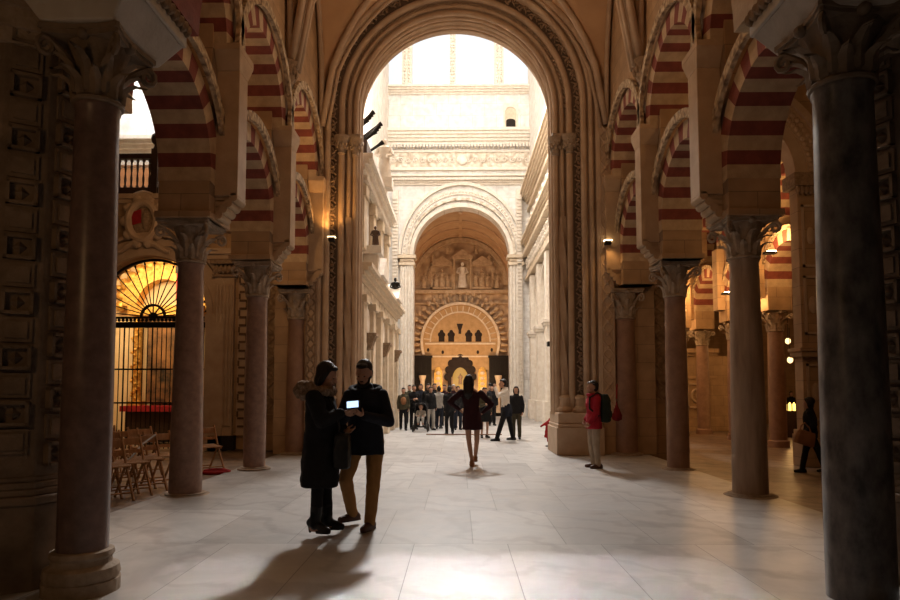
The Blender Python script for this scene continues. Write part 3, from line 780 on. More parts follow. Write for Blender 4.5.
mb.build('aedicule', M['relief_fig'], t, True)
for x,z,h in ((-2.5,8.5,1.1),(-2.1,9.0,.9),(2.55,8.5,1.1),(2.3,9.6,.8),(-1.9,10.3,.7),(-.9,10.9,.7),(1.1,10.9,.7),(2.0,10.3,.6)):
    mb = MB(); fig(mb,x,YR-.1,z,h); mb.build('side_figure', M['relief_fig'], t, True)
# big lobed horseshoe arch
t = thing('lobed_arch', 'large carved horseshoe arch of radiating lobes below the relief tympanum', 'arch', (.0,YR,4.8))
mb = MB(); mb.ring(0,4.8,2.55,2.72,YR-.35,YR,a0=-.35,a1=PI+.35,n=50,axis='X'); mb.build('inner_archivolt', M['tan_trim'], t)
mb = MB()
for k in range(27):
    a = -.2+(PI+.4)*k/26; ca, sa = math.cos(a), math.sin(a)
    mb.ell((2.98*ca,YR-.14,4.8+2.98*sa),(.28,.2,.12),8,6,rot=Euler((0,-a,0)))
    if abs(3.42*ca) < 3.2: mb.ell((3.42*ca,YR-.1,4.8+3.42*sa),(.2,.14,.17),8,6,rot=Euler((0,-a,0)))
mb.build('lobes', M['relief_fig'], t, True)
# golden lunette screen inside
b = MB(); b.box(-2.75,2.75,YR-.12,YR-.02,0,7.4); 
t = thing('lunette_screen', 'golden stone screen with four small dark lobed windows inside the lobed arch', 'screen', (0,YR-.1,0))
b = MB(); b.ring(0,4.8,.02,2.56,YR-.16,YR-.04,a0=0,a1=PI,n=40,axis='X'); b.box(-2.56,2.56,YR-.16,YR-.04,2.9,4.8); b.build('panel', M['lunette'], t)
mb = MB(); mb.ring(0,4.8,2.0,2.1,YR-.22,YR-.1,a0=.0,a1=PI,n=40,axis='X'); mb.box(-2.4,2.4,YR-.24,YR-.1,4.62,4.74); mb.box(-2.4,2.4,YR-.24,YR-.1,3.75,3.85)
for k in range(18):
    a = PI*(k+.5)/18; mb.box(-.02,.02,0,0,0,0) if False else mb.tube([(2.1*math.cos(a),YR-.17,4.8+2.1*math.sin(a)),(2.5*math.cos(a),YR-.17,4.8+2.5*math.sin(a))], .035, 5)
mb.build('tracery', M['tan_trim'], t, True)
for x in (-1.28,-.62,.58,1.24):          # horseshoe windows
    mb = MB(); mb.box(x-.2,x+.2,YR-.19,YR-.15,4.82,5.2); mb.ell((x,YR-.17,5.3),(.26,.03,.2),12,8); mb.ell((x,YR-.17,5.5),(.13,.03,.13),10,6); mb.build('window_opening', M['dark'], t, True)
mb = MB()
mb.add([(-.25,YR-.19,6.05),(.2,YR-.19,6.05),(.06,YR-.19,5.6),(.06,YR-.19,5.35),(-.12,YR-.19,5.35),(-.12,YR-.19,5.6)],[(0,1,2,3,4,5)])
mb.build('cross_opening', M['dark'], t)
for x,z in ((-2.2,4.25),(2.15,4.25),(-1.2,4.1),(1.2,4.1)):
    mb = MB(); mb.ell((x,YR-.17,z),(.09,.03,.13),8,6); mb.build('small_opening', M['dark'], t, True)
# ground level of the chancel: lobed doorway with gilded altar, dark gates at the sides
t = thing('lobed_doorway', 'dark many-lobed doorway with a golden altarpiece lit by its own emission inside', 'doorway', (.0,YR,0))
mb = MB(); mb.box(-.85,.85,YR-.24,YR-.16,0,2.4)
for k in range(9):
    a = PI*k/8; mb.ell((.85*math.cos(a),YR-.2,2.4+1.3*math.sin(a)),(.26,.05,.26),12,8)
mb.ell((0,YR-.2,2.7),(.9,.05,1.2),16,10)
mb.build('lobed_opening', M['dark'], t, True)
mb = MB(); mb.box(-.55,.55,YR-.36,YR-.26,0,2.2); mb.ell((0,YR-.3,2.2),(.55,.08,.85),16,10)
mb.build('altarpiece', emis('altar_self_glow',(1,.5,.1,1),.55), t, True)  # emission added in place of lamplight falling on the gilding
mb = MB()
for x,z,h in ((0,1.9,.75),(-.3,1.2,.6),(.3,1.2,.6)): fig(mb,x,YR-.42,z,h)
mb.box(-.58,.58,YR-.4,YR-.36,1.1,1.16); mb.box(-.6,-.5,YR-.42,YR-.36,0,2.4); mb.box(.5,.6,YR-.42,YR-.36,0,2.4)
mb.build('altar_figures', M['foliage'], t, True)
for s, lab in ((-1,'dark wooden screen at the left foot of the golden wall, pale column in front'),(1,'dark wooden screen at the right foot of the golden wall, pale column in front')):
    t = thing('dark_screen', lab, 'screen', (s*2.6,YR-.4,0), 0, 'dark side screens')
    xa, xb = sorted((s*1.95,s*3.3))
    mb = MB(); mb.box(xa,xb,YR-.5,YR-.3,0,3.7); mb.box(xa-.06,xb+.06,YR-.56,YR-.28,3.7,3.85)
    for k in range(4):
        for j in range(3): mb.box(xa+.1+k*.32,xa+.34+k*.32,YR-.54,YR-.5,.3+1.1*j,1.25+1.1*j)
    mb.build('panelling', M['iron'], t)
    mb = MB(); x = s*2.55
    mb.lathe([(.2,0),(.2,.15),(.15,.2),(.15,2.1),(.17,2.15),(.24,2.4),(.24,2.5)], (x,YR-.75), 14); mb.build('column', M['tan_trim'], t, True)
    t = thing('gilded_panel', 'tall narrow gilded panel %s the lobed doorway' % ('left of','right of')[s>0], 'panel', (s*1.5,YR-.3,0), 0, 'gilded side panels')
    mb = MB(); mb.box(s*1.5-.28,s*1.5+.28,YR-.26,YR-.16,0,2.7); mb.ell((s*1.5,YR-.2,2.7),(.28,.05,.4),12,8); mb.build('panel', M['gold'], t)
    mb = MB()
    for k in range(7): mb.ell((s*1.5,YR-.28,.5+.36*k),(.16,.05,.13),8,6)
    mb.build('ornament', M['tan_trim'], t, True)

# ------------------------------------------------------------------ left facade of the crossing (X about -2.7), two storeys
XL = -2.72
t = thing('choir_facade', 'two-storey stone facade with pilasters, cornices and pediments along the left of the choir', 'facade', (XL,19.5,0))
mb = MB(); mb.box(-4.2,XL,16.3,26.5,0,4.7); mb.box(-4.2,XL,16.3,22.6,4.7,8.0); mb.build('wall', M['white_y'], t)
for y in (16.9,18.8,20.6,22.5,24.4,26.2):
    mb = MB(); mb.box(XL,XL+.16,y-.25,y+.25,.8,3.9); mb.box(XL,XL+.2,y-.32,y+.32,0,.8); mb.box(XL,XL+.24,y-.3,y+.3,3.75,3.95)
    if y < 22.6:
        mb.box(XL,XL+.14,y-.22,y+.22,5.2,6.9); mb.box(XL,XL+.2,y-.28,y+.28,6.55,6.85)
    mb.build('pilaster', M['tan_trim'], t, bevel=.015)
mb = MB(); cornice(mb,XL,0,16.3,26.6,4.3,.42,4,'Y',1); mb.box(XL,XL+.14,16.3,26.5,3.92,4.02)
mb.build('lower_cornice', M['tan_trim'], t)
mb = MB(); cornice(mb,XL,0,16.3,22.8,7.0,.55,4,'Y',1)
for k in range(44): mb.box(XL+.1,XL+.26,16.4+.145*k,16.47+.145*k,6.88,7.0)
mb.build('upper_cornice', M['white_trim'], t)
mb = MB(); mb.box(XL,XL+.05,16.3,26.5,4.02,4.3); mb.box(XL,XL+.05,16.3,22.6,6.88,7.0); mb.build('frieze', M['white_carved'], t)
for i,y in enumerate((17.85,21.55,25.3)):
    mb = MB(); mb.lathe([(.02,0),(.3,0),(.34,.05),(.3,.1),(.22,.06),(.02,.05)], (0,0), 20)
    mb.v = [(XL+z, y+x, 3.35+yy*1.2) for x,yy,z in mb.v]; mb.build('medallion', M['white_trim'], t, True)
    mb = MB()                            # dark console bracket
    mb.frustum((XL+.12,y),(.08,.15),(.2,.26),2.6,2.95); mb.box(XL,XL+.36,y-.3,y+.3,2.95,3.03)
    for q in range(3): mb.ell((XL+.12+.06*q,y,2.64+.11*q),(.08,.15,.08),8,6)
    mb.build('console', M['foliage'], t, True)
    mb = MB(); mb.ring(y,2.2,.5,.6,XL,XL+.1,n=16,axis='Y'); mb.box(XL,XL+.1,y-.6,y-.5,.8,2.2); mb.box(XL,XL+.1,y+.5,y+.6,.8,2.2); mb.build('niche_frame', M['tan_trim'], t)
for i,y in enumerate((18.9,23.6)):  # pediment ends on the lower cornice
    mb = MB(); x0, x1 = XL+.02, XL+.48
    for (ya,yb,yt) in ((y-.75,y+.75,y),):
        mb.add([(x0,ya,4.72),(x0,yb,4.72),(x0,yt,5.35),(x1,ya,4.72),(x1,yb,4.72),(x1,yt,5.35)],[(0,1,2),(5,4,3),(0,3,4,1),(1,4,5,2),(2,5,3,0)])
    mb.build('pediment', M['white_trim'], t)
t = thing('saint_statue', 'small dark robed statue on a ledge of the left facade', 'statue', (XL+.3,17.7,4.85))
mb = MB(); fig(mb, XL+.3,17.7,5.4,.6); mb.build('body', mat('weathered_bronze', lin(.12,.07,.045), None, .6, 8), t, True)
mb = MB(); mb.box(XL,XL+.5,17.4,18.0,5.18,5.4); mb.box(XL,XL+.4,17.5,17.9,4.7,5.18); mb.build('pedestal', M['white_trim'], t, bevel=.01)
t = thing('saint_statue', 'dark bronze statue between the pediments at the far end of the left facade', 'statue', (XL+.3,23.4,4.72))
mb = MB(); fig(mb, XL+.3,23.4,4.72,.85); mb.build('body', M['iron'], t, True)
t = thing('stone_finial', 'pale stone figure finial standing on the upper left cornice', 'finial', (XL+.35,19.3,7.55))
mb = MB(); mb.box(XL+.1,XL+.6,19.05,19.55,7.55,7.85); fig(mb,XL+.35,19.3,7.85,1.25); mb.build('figure', M['white_trim'], t, True)
t = thing('organ_pipes', 'fan of dark horizontal organ pipes jutting out at the top of the left facade', 'organ pipes', (XL+.3,18.2,8.2))
for k in range(9):
    mb = MB(); y = 17.2+.2*k; z = 8.45+.16*(k%4)
    p0 = Vector((XL-.3,y,z-.1)); p1 = Vector((XL+.12+.03*k,y+.06,z+.38))
    mb.tube([p0,p0.lerp(p1,.8),p1], [.03,.045,.075], 8); mb.build('pipe', M['iron'], t, True)
mb = MB(); mb.box(-3.1,XL+.1,17.3,19.0,7.9,8.3); mb.build('case', M['wood_dark'], t)

# ------------------------------------------------------------------ right side of the choir
XR = 4.0
t = thing('choir_entablature', 'two bold receding cornices along the right wall of the choir', 'entablature', (XR,30,9))
mb = MB(); cornice(mb,XR,0,16.5,YE,12.1,.75,6,'Y',-1); mb.box(XR-.18,XR,16.5,YE,11.75,11.9); mb.box(XR-.1,XR,16.5,YE,11.2,11.3); mb.build('upper_cornice', M['tan_trim'], t)
mb = MB(); cornice(mb,XR,0,16.5,YE,9.35,.6,6,'Y',-1); mb.box(XR-.3,XR,16.5,YE,9.2,9.35)
for k in range(90): mb.box(XR-.5,XR-.15,16.6+.226*k,16.72+.226*k,9.05,9.22)
mb.build('lower_cornice', M['tan_trim'], t)
mb = MB(); mb.box(XR-.06,XR,16.5,YE,10.0,11.2); mb.box(XR-.08,XR,16.5,YE,8.3,9.0); mb.build('frieze', M['white_carved'], t)
for k in range(34):
    mb = MB(); mb.ell((XR-.18,17+.6*k,8.72),(.15,.16,.15),8,6); mb.ell((XR-.14,17+.6*k,8.5),(.14,.22,.16),8,6); mb.ell((XR-.32,17+.6*k,8.72),(.05,.05,.06),6,5); mb.build('carved_head', M['white_trim'], t, True)
    if k%2==0:
        mb = MB(); mb.ell((XR-.14,17+.6*k,10.6),(.14,.3,.42),10,8); mb.ell((XR-.26,17+.6*k,10.75),(.1,.12,.14),8,6); mb.build('carved_medallion', M['white_trim'], t, True)
t = thing('blind_arcade', 'pale blind arches on pilasters along the right wall of the choir', 'arcade', (XR,30,0))
for y in (19.5,22.5,25.5,28.5,31.5,34.5):
    mb = MB(); mb.box(XR-.32,XR,y-.35,y+.35,0,4.3); mb.box(XR-.42,XR,y-.45,y+.45,0,1.0); mb.box(XR-.4,XR,y-.42,y+.42,4.3,4.42); mb.box(XR-.46,XR,y-.48,y+.48,4.42,4.6); mb.box(XR-.3,XR,y-.3,y+.3,4.6,7.6)
    mb.build('pilaster', M['white_trim'], t, bevel=.015)
for y in (21,24,27,30,33):
    mb = MB(); mb.ring(y,6.2,1.12,1.32,XR-.16,XR,n=24,axis='Y'); mb.box(XR-.16,XR,y-1.32,y-1.12,4.6,6.2); mb.box(XR-.16,XR,y+1.12,y+1.32,4.6,6.2)
    mb.build('blind_arch', M['white_trim'], t)
mb = MB(); mb.box(XR-.34,XR,16.5,YE,7.7,7.9); mb.box(XR-.2,XR,16.5,YE,7.9,8.25); mb.build('string_course', M['tan_trim'], t)
t = thing('security_camera', 'dark security camera on a bracket beside the right archway pier', 'camera', (3.66,24.6,3.2))
mb = MB(); mb.tube([(3.72,24.6,3.1),(3.4,24.55,3.1)], .035, 8); mb.box(3.36,3.44,24.5,24.6,3.0,3.22); mb.build('bracket', M['iron'], t)
mb = MB(); mb.box(3.2,3.6,24.2,24.52,3.12,3.3); mb.lathe([(.07,0),(.07,.08)], (0,0), 10); mb.build('housing', M['iron'], t, bevel=.02)
# low dark bar lying across the floor behind the people
t = MB(); t.box(-1.2,1.3,21.6,21.68,0,.035); o = t.build('floor_strip', M['marble_red']); tag(o,'thin dark strip across the floor at the entrance of the choir','strip',None,'thing')
# ------------------------------------------------------------------ left aisle: chapel front
YF = 16.2; HX = -7.92; HZ = 3.36
mb = MB(); mb.archwall(-14,-4.35,0,6.4,HX,1.50,HZ,YF,YF+.5,axis='X',n=36); struct(mb.build('wall_chapel', M['stone_x']))
mb = MB(); mb.box(-14,-4.35,YF-.1,YF,6.2,6.3); mb.box(-14,-4.35,YF-.2,YF,6.3,6.42); struct(mb.build('trim_5', M['gothic']))
t = thing('chapel_arch', 'round moulded stone arch framing the fan grille of the lit chapel', 'arch', (HX,YF,0))
mb = MB(); mb.ring(HX,HZ,1.5,1.66,YF-.14,YF,n=40,axis='X'); mb.build('inner_moulding', M['gothic'], t); mb = MB(); mb.ring(HX,HZ,1.66,1.95,YF-.09,YF,n=40,axis='X'); mb.build('archivolt', M['gothic'], t)
mb = MB(); mb.ring(HX,HZ,2.0,2.08,YF-.16,YF,n=40,axis='X'); mb.build('hood', M['gothic'], t)
for s in (-1,1):
    xa, xb = sorted((HX+s*1.5,HX+s*1.95)); mb = MB(); mb.box(xa,xb,YF-.2,YF,0,HZ-.2); mb.box(xa-.03,xb+.03,YF-.18,YF,HZ-.2,HZ); mb.box(xa+.1,xb-.1,YF-.15,YF-.1,.8,HZ-.4)
    mb.build('jamb', M['gothic'], t)
# coat of arms over the arch
t = thing('coat_of_arms', 'oval carved stone coat of arms with red field above the chapel fan grille', 'coat of arms', (-8.08,YF-.15,5.72))
cx, cz = -8.08, 5.72
mb = MB(); mb.tube([(cx+.36*math.cos(a*PI/16),YF-.17,cz+.47*math.sin(a*PI/16)) for a in range(32)], .10, 8, closed=True)
for a in range(10):
    q = a*PI/5; mb.ell((cx+.46*math.cos(q),YF-.15,cz+.58*math.sin(q)),(.14,.09,.14),8,6)
mb.build('frame', M['gothic'], t, True)
mb = MB(); mb.ell((cx,YF-.08,cz),(.34,.1,.45),20,12); mb.ell((cx+.06,YF-.16,cz+.02),(.1,.05,.25),8,6); mb.build('shield', M['foliage'], t, True)
mb = MB(); mb.add([(cx-.28,YF-.17,cz+.22),(cx-.02,YF-.2,cz+.3),(cx-.02,YF-.2,cz-.05),(cx-.24,YF-.17,cz-.1),(cx-.28,YF-.2,cz+.22),(cx-.02,YF-.2,cz+.3),(cx-.02,YF-.2,cz-.05),(cx-.24,YF-.2,cz-.1)],[(0,1,2,3),(7,6,5,4),(0,4,5,1),(1,5,6,2),(2,6,7,3),(3,7,4,0)])
mb.build('red_field', M['red_cloth'], t)
for s in (-1,1):
    mb = MB(); mb.tube([(cx+s*(.1+.6*q), YF-.14, cz-.62-.16*q*q+.05*math.sin(q*6)) for q in [i/10 for i in range(11)]], [.09-.004*i for i in range(11)], 7)
    mb.build('scrollwork', M['gothic'], t, True); mb = MB()
    mb.tube([(cx+s*.25*math.sin(q*PI), YF-.16, cz+.55+.2*q) for q in [i/8 for i in range(9)]], .05, 6)
    mb.build('crest_scroll', M['gothic'], t, True)
# balustrade of dark turned wood
t = thing('balustrade', 'dark turned-wood balustrade with ball finial above the chapel front', 'balustrade', (-8.6,YF,6.42))
mb = MB(); mb.box(-10.6,-7.75,YF-.08,YF+.06,6.42,6.62); mb.box(-10.6,-7.75,YF-.08,YF+.06,7.36,7.5); mb.build('rail', M['wood_dark'], t, bevel=.01)
for k in range(17):
    x = -10.5+.155*k; mb = MB(); mb.lathe([(.04,6.62),(.04,6.66),(.022,6.7),(.034,6.85),(.016,7.0),(.034,7.15),(.022,7.28),(.04,7.32),(.04,7.36)], (x,YF), 8); mb.build('baluster', M['wood_dark'], t, True)
mb = MB(); mb.box(-7.95,-7.78,YF-.1,YF+.08,6.42,7.62); mb.build('newel_post', M['wood_dark'], t, bevel=.01)
mb = MB(); mb.lathe([(.09,7.62),(.05,7.68),(.04,7.74),(.1,7.8),(.125,7.9),(.1,8.0),(.03,8.06)], (-7.87,YF), 14); mb.build('ball_finial', M['wood_dark'], t, True)
# daylit walls seen over the balustrade
b = MB(); b.box(-16,-5.0,21,21.5,0,14); struct(b.build('wall_cloister', M['white']))
b = MB(); cornice(b,-16,-5,21,21,9.3,.5,4,'X',-1); b.box(-16,-5,20.9,21,8.9,9.0); struct(b.build('trim_6', M['white_trim']))
b = MB(); b.box(-16,-5,20.8,21,6.4,8.75); struct(b.build('trim_7', mat('orange_brick', lin(.50,.22,.09), None, .85, 5)))
b = MB(); b.box(-16,-5,YF+.5,21.5,14,14.2); struct(b.build('ceiling_cloister', M['white']))
# grille with fan
t = thing('chapel_grille', 'black wrought-iron chapel grille with half-round fan of spokes', 'grille', (HX,YF+.2,0))
yg = YF+.2
mb = MB(); mb.box(HX-1.5,HX+1.5,yg-.06,yg+.06,HZ-.3,HZ-.16); mb.box(HX-1.5,HX+1.5,yg-.04,yg+.04,HZ-.07,HZ-.02)
for k in range(30): mb.ell((HX-1.45+.1*k,yg-.03,HZ-.11),(.045,.04,.045),6,5)
mb.build('crossbeam', M['iron'], t)
for k in range(25):
    x = HX-1.44+.12*k; mb = MB(); r = .021 if k%6==0 else .013
    mb.tube([(x,yg,0),(x,yg,HZ-.3)], r, 6); mb.build('bar', M['iron'], t, True)
mb = MB()
for z in (.12,1.15,2.0): mb.box(HX-1.5,HX+1.5,yg-.02,yg+.02,z-.02,z+.02)
mb.build('rail', M['iron'], t)
for k in range(17):
    a = PI*(k+.5)/17; mb = MB()
    mb.tube([(HX+.3*math.cos(a),yg,HZ-.02+.3*math.sin(a)),(HX+1.46*math.cos(a),yg,HZ-.02+1.46*math.sin(a))], .015, 6)
    mb.ell((HX+1.36*math.cos(a),yg,HZ+1.36*math.sin(a)),(.03,.03,.03),6,5); mb.build('fan_spoke', M['iron'], t, True)
mb = MB(); mb.ring(HX,HZ-.02,.27,.33,yg-.03,yg+.03,n=24,axis='X'); mb.build('fan_hub', M['iron'], t, True); mb = MB(); mb.ring(HX,HZ-.02,1.43,1.49,yg-.03,yg+.03,n=40,axis='X'); mb.build('fan_rim', M['iron'], t, True); mb = MB()
for k in range(5):
    a = PI*(k+.5)/5; mb.tube([(HX+.1*math.cos(a),yg,HZ+.1*math.sin(a)),(HX+.28*math.cos(a),yg,HZ+.28*math.sin(a))], .02, 6)
mb.ell((HX,yg,HZ),(.12,.02,.1),10,6); mb.build('fan_rosette', M['iron'], t, True)
# chapel interior
b = MB(); b.box(-12.4,-5.4,19.6,19.8,-.1,6); struct(b.build('wall_chapel_back', M['chapel_wall']))
b = MB(); b.box(-12.4,-12.2,16.7,19.6,-.1,6); b.box(-5.6,-5.4,16.7,19.6,-.1,6); struct(b.build('wall_chapel_side', M['chapel_wall']))
b = MB(); b.box(-12.4,-5.4,16.7,19.8,5.6,5.8); struct(b.build('ceiling_chapel', M['chapel_wall']))
b = MB(); b.box(-12.4,-5.4,16.1,19.8,-.3,-.03); struct(b.build('floor_chapel', M['floor_brown']))
t = thing('altarpiece', 'gilded altarpiece with a dark painting glowing inside the chapel', 'altarpiece', (-9.1,19.5,0))
mb = MB()
for x in (-9.75,-8.1): mb.tube([(x,19.35,1.1),(x,19.35,3.7)], .13, 10); mb.box(x-.2,x+.2,19.15,19.6,.95,1.15)
mb.box(-10.0,-7.8,19.15,19.6,3.7,4.0)
mb.ring(-8.95,4.0,.8,1.25,19.2,19.6,n=24,axis='X')
for k in range(30):
    for x in (-9.75,-8.1): mb.ell((x+.1*math.cos(k*1.3),19.22,1.15+.085*k),(.06,.05,.05),6,5)
for k in range(14):
    a = PI*k/13; mb.ell((-8.95+1.35*math.cos(a),19.3,4.0+1.35*math.sin(a)),(.16,.1,.16),8,6)
for k in range(16):
    a = PI*(k+.5)/16
    for rr in (1.75,2.1): mb.ell((-8.95+rr*math.cos(a),19.5,4.0+rr*.7*math.sin(a)),(.15,.08,.1),8,6)
mb.build('gilded_frame', M['gold'], t, True)
mb = MB(); mb.box(-9.45,-8.35,19.35,19.5,1.1,3.7); mb.build('painting', mat('dark_painting', lin(.34,.17,.07), lin(.03,.025,.02), .5, 2.2, 6, bump=0), t)
mb = MB(); mb.box(-9.75,-7.9,18.7,19.4,.0,.95); mb.build('altar_table', M['wood_dark'], t, bevel=.02)
mb = MB(); mb.box(-9.85,-7.8,18.6,19.45,.95,1.02); mb.box(-9.85,-7.8,18.58,18.6,.86,1.02); mb.build('altar_cloth', M['red_cloth'], t)
t = thing('red_banner', 'small red and dark banner hanging high inside the chapel at right of the fan', 'banner', (-7.9,18,4.0))
mb = MB(); mb.box(-8.05,-7.78,18,18.03,4.0,4.75); mb.build('cloth', M['red_cloth'], t)
mb = MB(); mb.box(-8.08,-7.75,17.98,18.05,4.75,4.95); mb.build('bar', M['iron'], t)
# chapel front: fluted pilaster, strapwork strip, lattice panels
t = thing('fluted_pilaster', 'tall fluted stone pilaster with dark leafy capital between chapel and slim pink column', 'pilaster', (-6.0,YF-.1,0))
mb = MB(); mb.box(-6.22,-5.74,YF-.14,YF,.35,4.3)
for k in range(5): mb.tube([(-6.16+.09*k,YF-.155,.6),(-6.16+.09*k,YF-.155,4.1)], .034, 8)
mb.build('shaft', M['gothic'], t)
mb = MB(); mb.box(-6.28,-5.68,YF-.2,YF,4.3,4.36)
for k in range(10): mb.ell((-6.22+.053*k,YF-.17,4.46+.05*(k%2)),(.05,.07,.1),6,5)
mb.box(-6.32,-5.64,YF-.26,YF,4.62,4.72); mb.build('capital', M['foliage'], t, True)
mb = MB(); mb.box(-6.3,-5.66,YF-.2,YF,0,.35); mb.build('base', M['dark'], t)
mb = MB(); mb.box(-6.45,-4.6,YF-.22,YF,4.74,4.86); mb.box(-6.45,-4.6,YF-.3,YF,4.86,5.0); mb.box(-6.45,-4.6,YF-.2,YF,5.45,5.55)
struct(mb.build('trim_8', M['gothic']))
t = thing('strapwork_strip', 'vertical strip of interlocking strapwork beside the fluted pilaster', 'wall panel', (-5.4,YF-.05,0))
mb = MB(); mb.box(-5.66,-5.2,YF-.05,YF,.35,4.7); mb.build('ground', M['gothic'], t)
mb = MB()
for k in range(10):
    z = .55+.42*k
    mb.box(-5.62,-5.24,YF-.075,YF-.05,z,z+.05); mb.box(-5.46,-5.40,YF-.075,YF-.05,z,z+.24); mb.box(-5.62,-5.24,YF-.075,YF-.05,z+.2,z+.25)
    for x in (-5.64,-5.25): mb.box(x,x+.04,YF-.075,YF-.05,z+.26,z+.4)
mb.build('straps', mat('strapwork_brown', lin(.16,.09,.05), None, .85, 6), t)
def lattice(name, lab, xa, xb, z0, z1, y, step):
    t = thing(name, lab, 'wall panel', ((xa+xb)/2,y,z0))
    mb = MB(); mb.box(xa,xb,y-.03,y,z0,z1); mb.build('ground', M['panel'], t)
    mb = MB(); nx = max(1, round((xb-xa)/step)); w = (xb-xa)/nx; z = z0; k = 0
    while z+w <= z1+.01:
        for i in range(nx):
            x = xa+i*w
            mb.tube([(x,y-.035,z),(x+w,y-.035,z+w)], .018, 5); mb.tube([(x+w,y-.035,z),(x,y-.035,z+w)], .018, 5)
            mb.ell((x+w/2,y-.04,z+w/2),(.05,.03,.05),8,5)
        z += w
    for x in (xa,xb): mb.box(x-.04,x+.04,y-.06,y,z0,z1)
    for zz in (z0,z1): mb.box(xa-.04,xb+.04,y-.06,y,zz-.04,zz+.04)
    mb.build('lattice', M['diaper'], t, True)
lattice('lattice_panel', 'carved lattice wall panel left of the engaged column behind the fur-hooded woman', -4.95, -4.40, .9, 4.4, YF-.02, .55)
b = MB(); b.box(-5.1,-4.30,15.9,YF,0,.8); b.box(-5.1,-4.3,15.86,YF,.8,.88); struct(b.build('trim_9', M['stone_x']))

# ------------------------------------------------------------------ right aisle
b = MB(); b.box(4.32,5.12,15.4,16.2,-.2,9.2); struct(b.build('wall_aisle_pier', M['stone_x']))
lattice('lattice_panel', 'diapered stone panel between the brown column and the engaged column on the right', 4.36, 5.05, 1.2, 4.4, 15.4, .3)
b = MB(); b.box(4.34,5.08,15.3,15.4,-.2,1.05); b.box(4.32,5.12,15.28,15.4,1.05,1.15); struct(b.build('trim_10', M['stone_x']))
# cross arch with carved archivolt and its panelled jamb pier
t = thing('carved_cross_arch', 'big dark arch with leafy carved archivolt spanning the right aisle', 'arch', (6.0,14.3,6.3))
AX, AZ, AY = 6.0, 6.3, 14.4
mb = MB(); mb.ring(AX,AZ,1.4,1.66,AY-.05,AY+.36,n=36,axis='X'); mb.build('inner_moulding', M['gothic'], t); mb = MB(); mb.ring(AX,AZ,2.02,2.16,AY-.18,AY,n=36,axis='X'); mb.build('outer_moulding', M['gothic'], t)
mb = MB(); mb.ring(AX,AZ,1.66,2.02,AY-.08,AY+.3,n=36,axis='X')
for k in range(44):
    a = PI*(k+.5)/44
    for rr in (1.75,1.92): mb.ell((AX+rr*math.cos(a+(.03 if rr>1.8 else 0)),AY-.1,AZ+rr*math.sin(a)),(.065,.035,.065),6,5)
mb.build('leaf_band', M['gothic'], t, True)
b = MB(); b.archwall(4.33,11.5,6.3,9.2,AX,1.66,AZ,AY,AY+.34,axis='X'); struct(b.build('wall_aisle', M['stone_x']))
t = thing('aisle_pier', 'pale panelled stone pier behind the woman carrying the tan bag', 'pier', (8.2,14.9,-.2))
mb = MB(); mb.box(7.45,9.2,AY,AY+.34,-.2,6.3); mb.box(7.37,9.3,AY-.1,AY+.4,-.2,.5); mb.box(7.39,9.26,AY-.08,AY+.38,.5,.6); mb.box(7.37,9.26,AY-.12,AY+.4,2.2,2.32); mb.box(7.33,9.3,AY-.16,AY+.4,2.32,2.4)
mb.build('shaft', M['stone_x'], t, bevel=.01)
for (xa,xb) in ((7.52,7.9),(8.02,8.4)):
    for (za,zb) in ((.8,2.05),(2.7,4.0),(4.2,5.6)):
        mb = MB()
        for q in ((xa,xb,za,za+.05),(xa,xb,zb-.05,zb),(xa,xa+.05,za,zb),(xb-.05,xb,za,zb)): mb.box(q[0],q[1],AY-.04,AY,q[2],q[3])
        mb.ell(((xa+xb)/2,AY-.01,(za+zb)/2),(.1,.04,.2),10,6)
        mb.build('panel', M['gothic'], t)
mb = MB(); mb.box(7.33,9.3,AY-.15,AY+.4,6.0,6.3)
for k in range(14): mb.ell((7.4+.1*k,AY-.12,5.9),(.05,.06,.1),6,5)
mb.build('cornice', M['foliage'], t)
# second arcade further right: columns with double striped arches
XO = 9.3; YO = [16.5+2.9*i for i in range(6)]
NTH = ['nearest','second','third','fourth','fifth','farthest']
for i, y in enumerate(YO):
    t = thing('aisle_column', '%s column of the lamplit arcade deep in the right aisle' % NTH[i], 'column', (XO,y,-.2), 0, 'columns of the lamplit aisle arcade')
    mb = MB(); mb.lathe([(.3,-.2),(.3,-.02),(.24,.02),(.25,1.4),(.21,3.2)], (XO,y), 18); mb.build('shaft', M['marble_red'], t, True)
    capital_mb(XO,y,3.2,.21,.62,.36).build('capital', M['capital'], t, True)
    mb = MB(); mb.box(XO-.35,XO+.35,y-.35,y+.35,3.82,6.6); mb.box(XO-.6,XO-.35,y-.2,y+.2,4.2,6.3); mb.build('pier_block', M['stone_x'], t)
for i in range(5):
    cy = (YO[i]+YO[i+1])/2
    for tier, zc in enumerate((4.5,6.4)):
        t = thing('striped_arch', '%s %s striped arch of the lamplit arcade deep in the right aisle' % (NTH[i],('lower','upper')[tier]), 'arch', (XO,cy,zc), 0, 'striped arches of the lamplit aisle arcade')
        mb = MB(); mb.ring(cy,zc,1.1,1.42,XO-.36,XO+.36,n=45,axis='Y',alt=3); mb.build('voussoirs', [M['cream'],M['red']], t)
        mb = MB(); mb.ring(cy,zc,1.42,1.54,XO-.42,XO-.3,n=36,axis='Y'); mb.build('hood', M['band'], t)
    mb = MB(); mb.archwall(YO[i],YO[i+1],6.4,9.2,cy,1.4,6.4,XO-.34,XO+.34,axis='Y'); struct(mb.build('wall_outer_arcade', M['stone']))
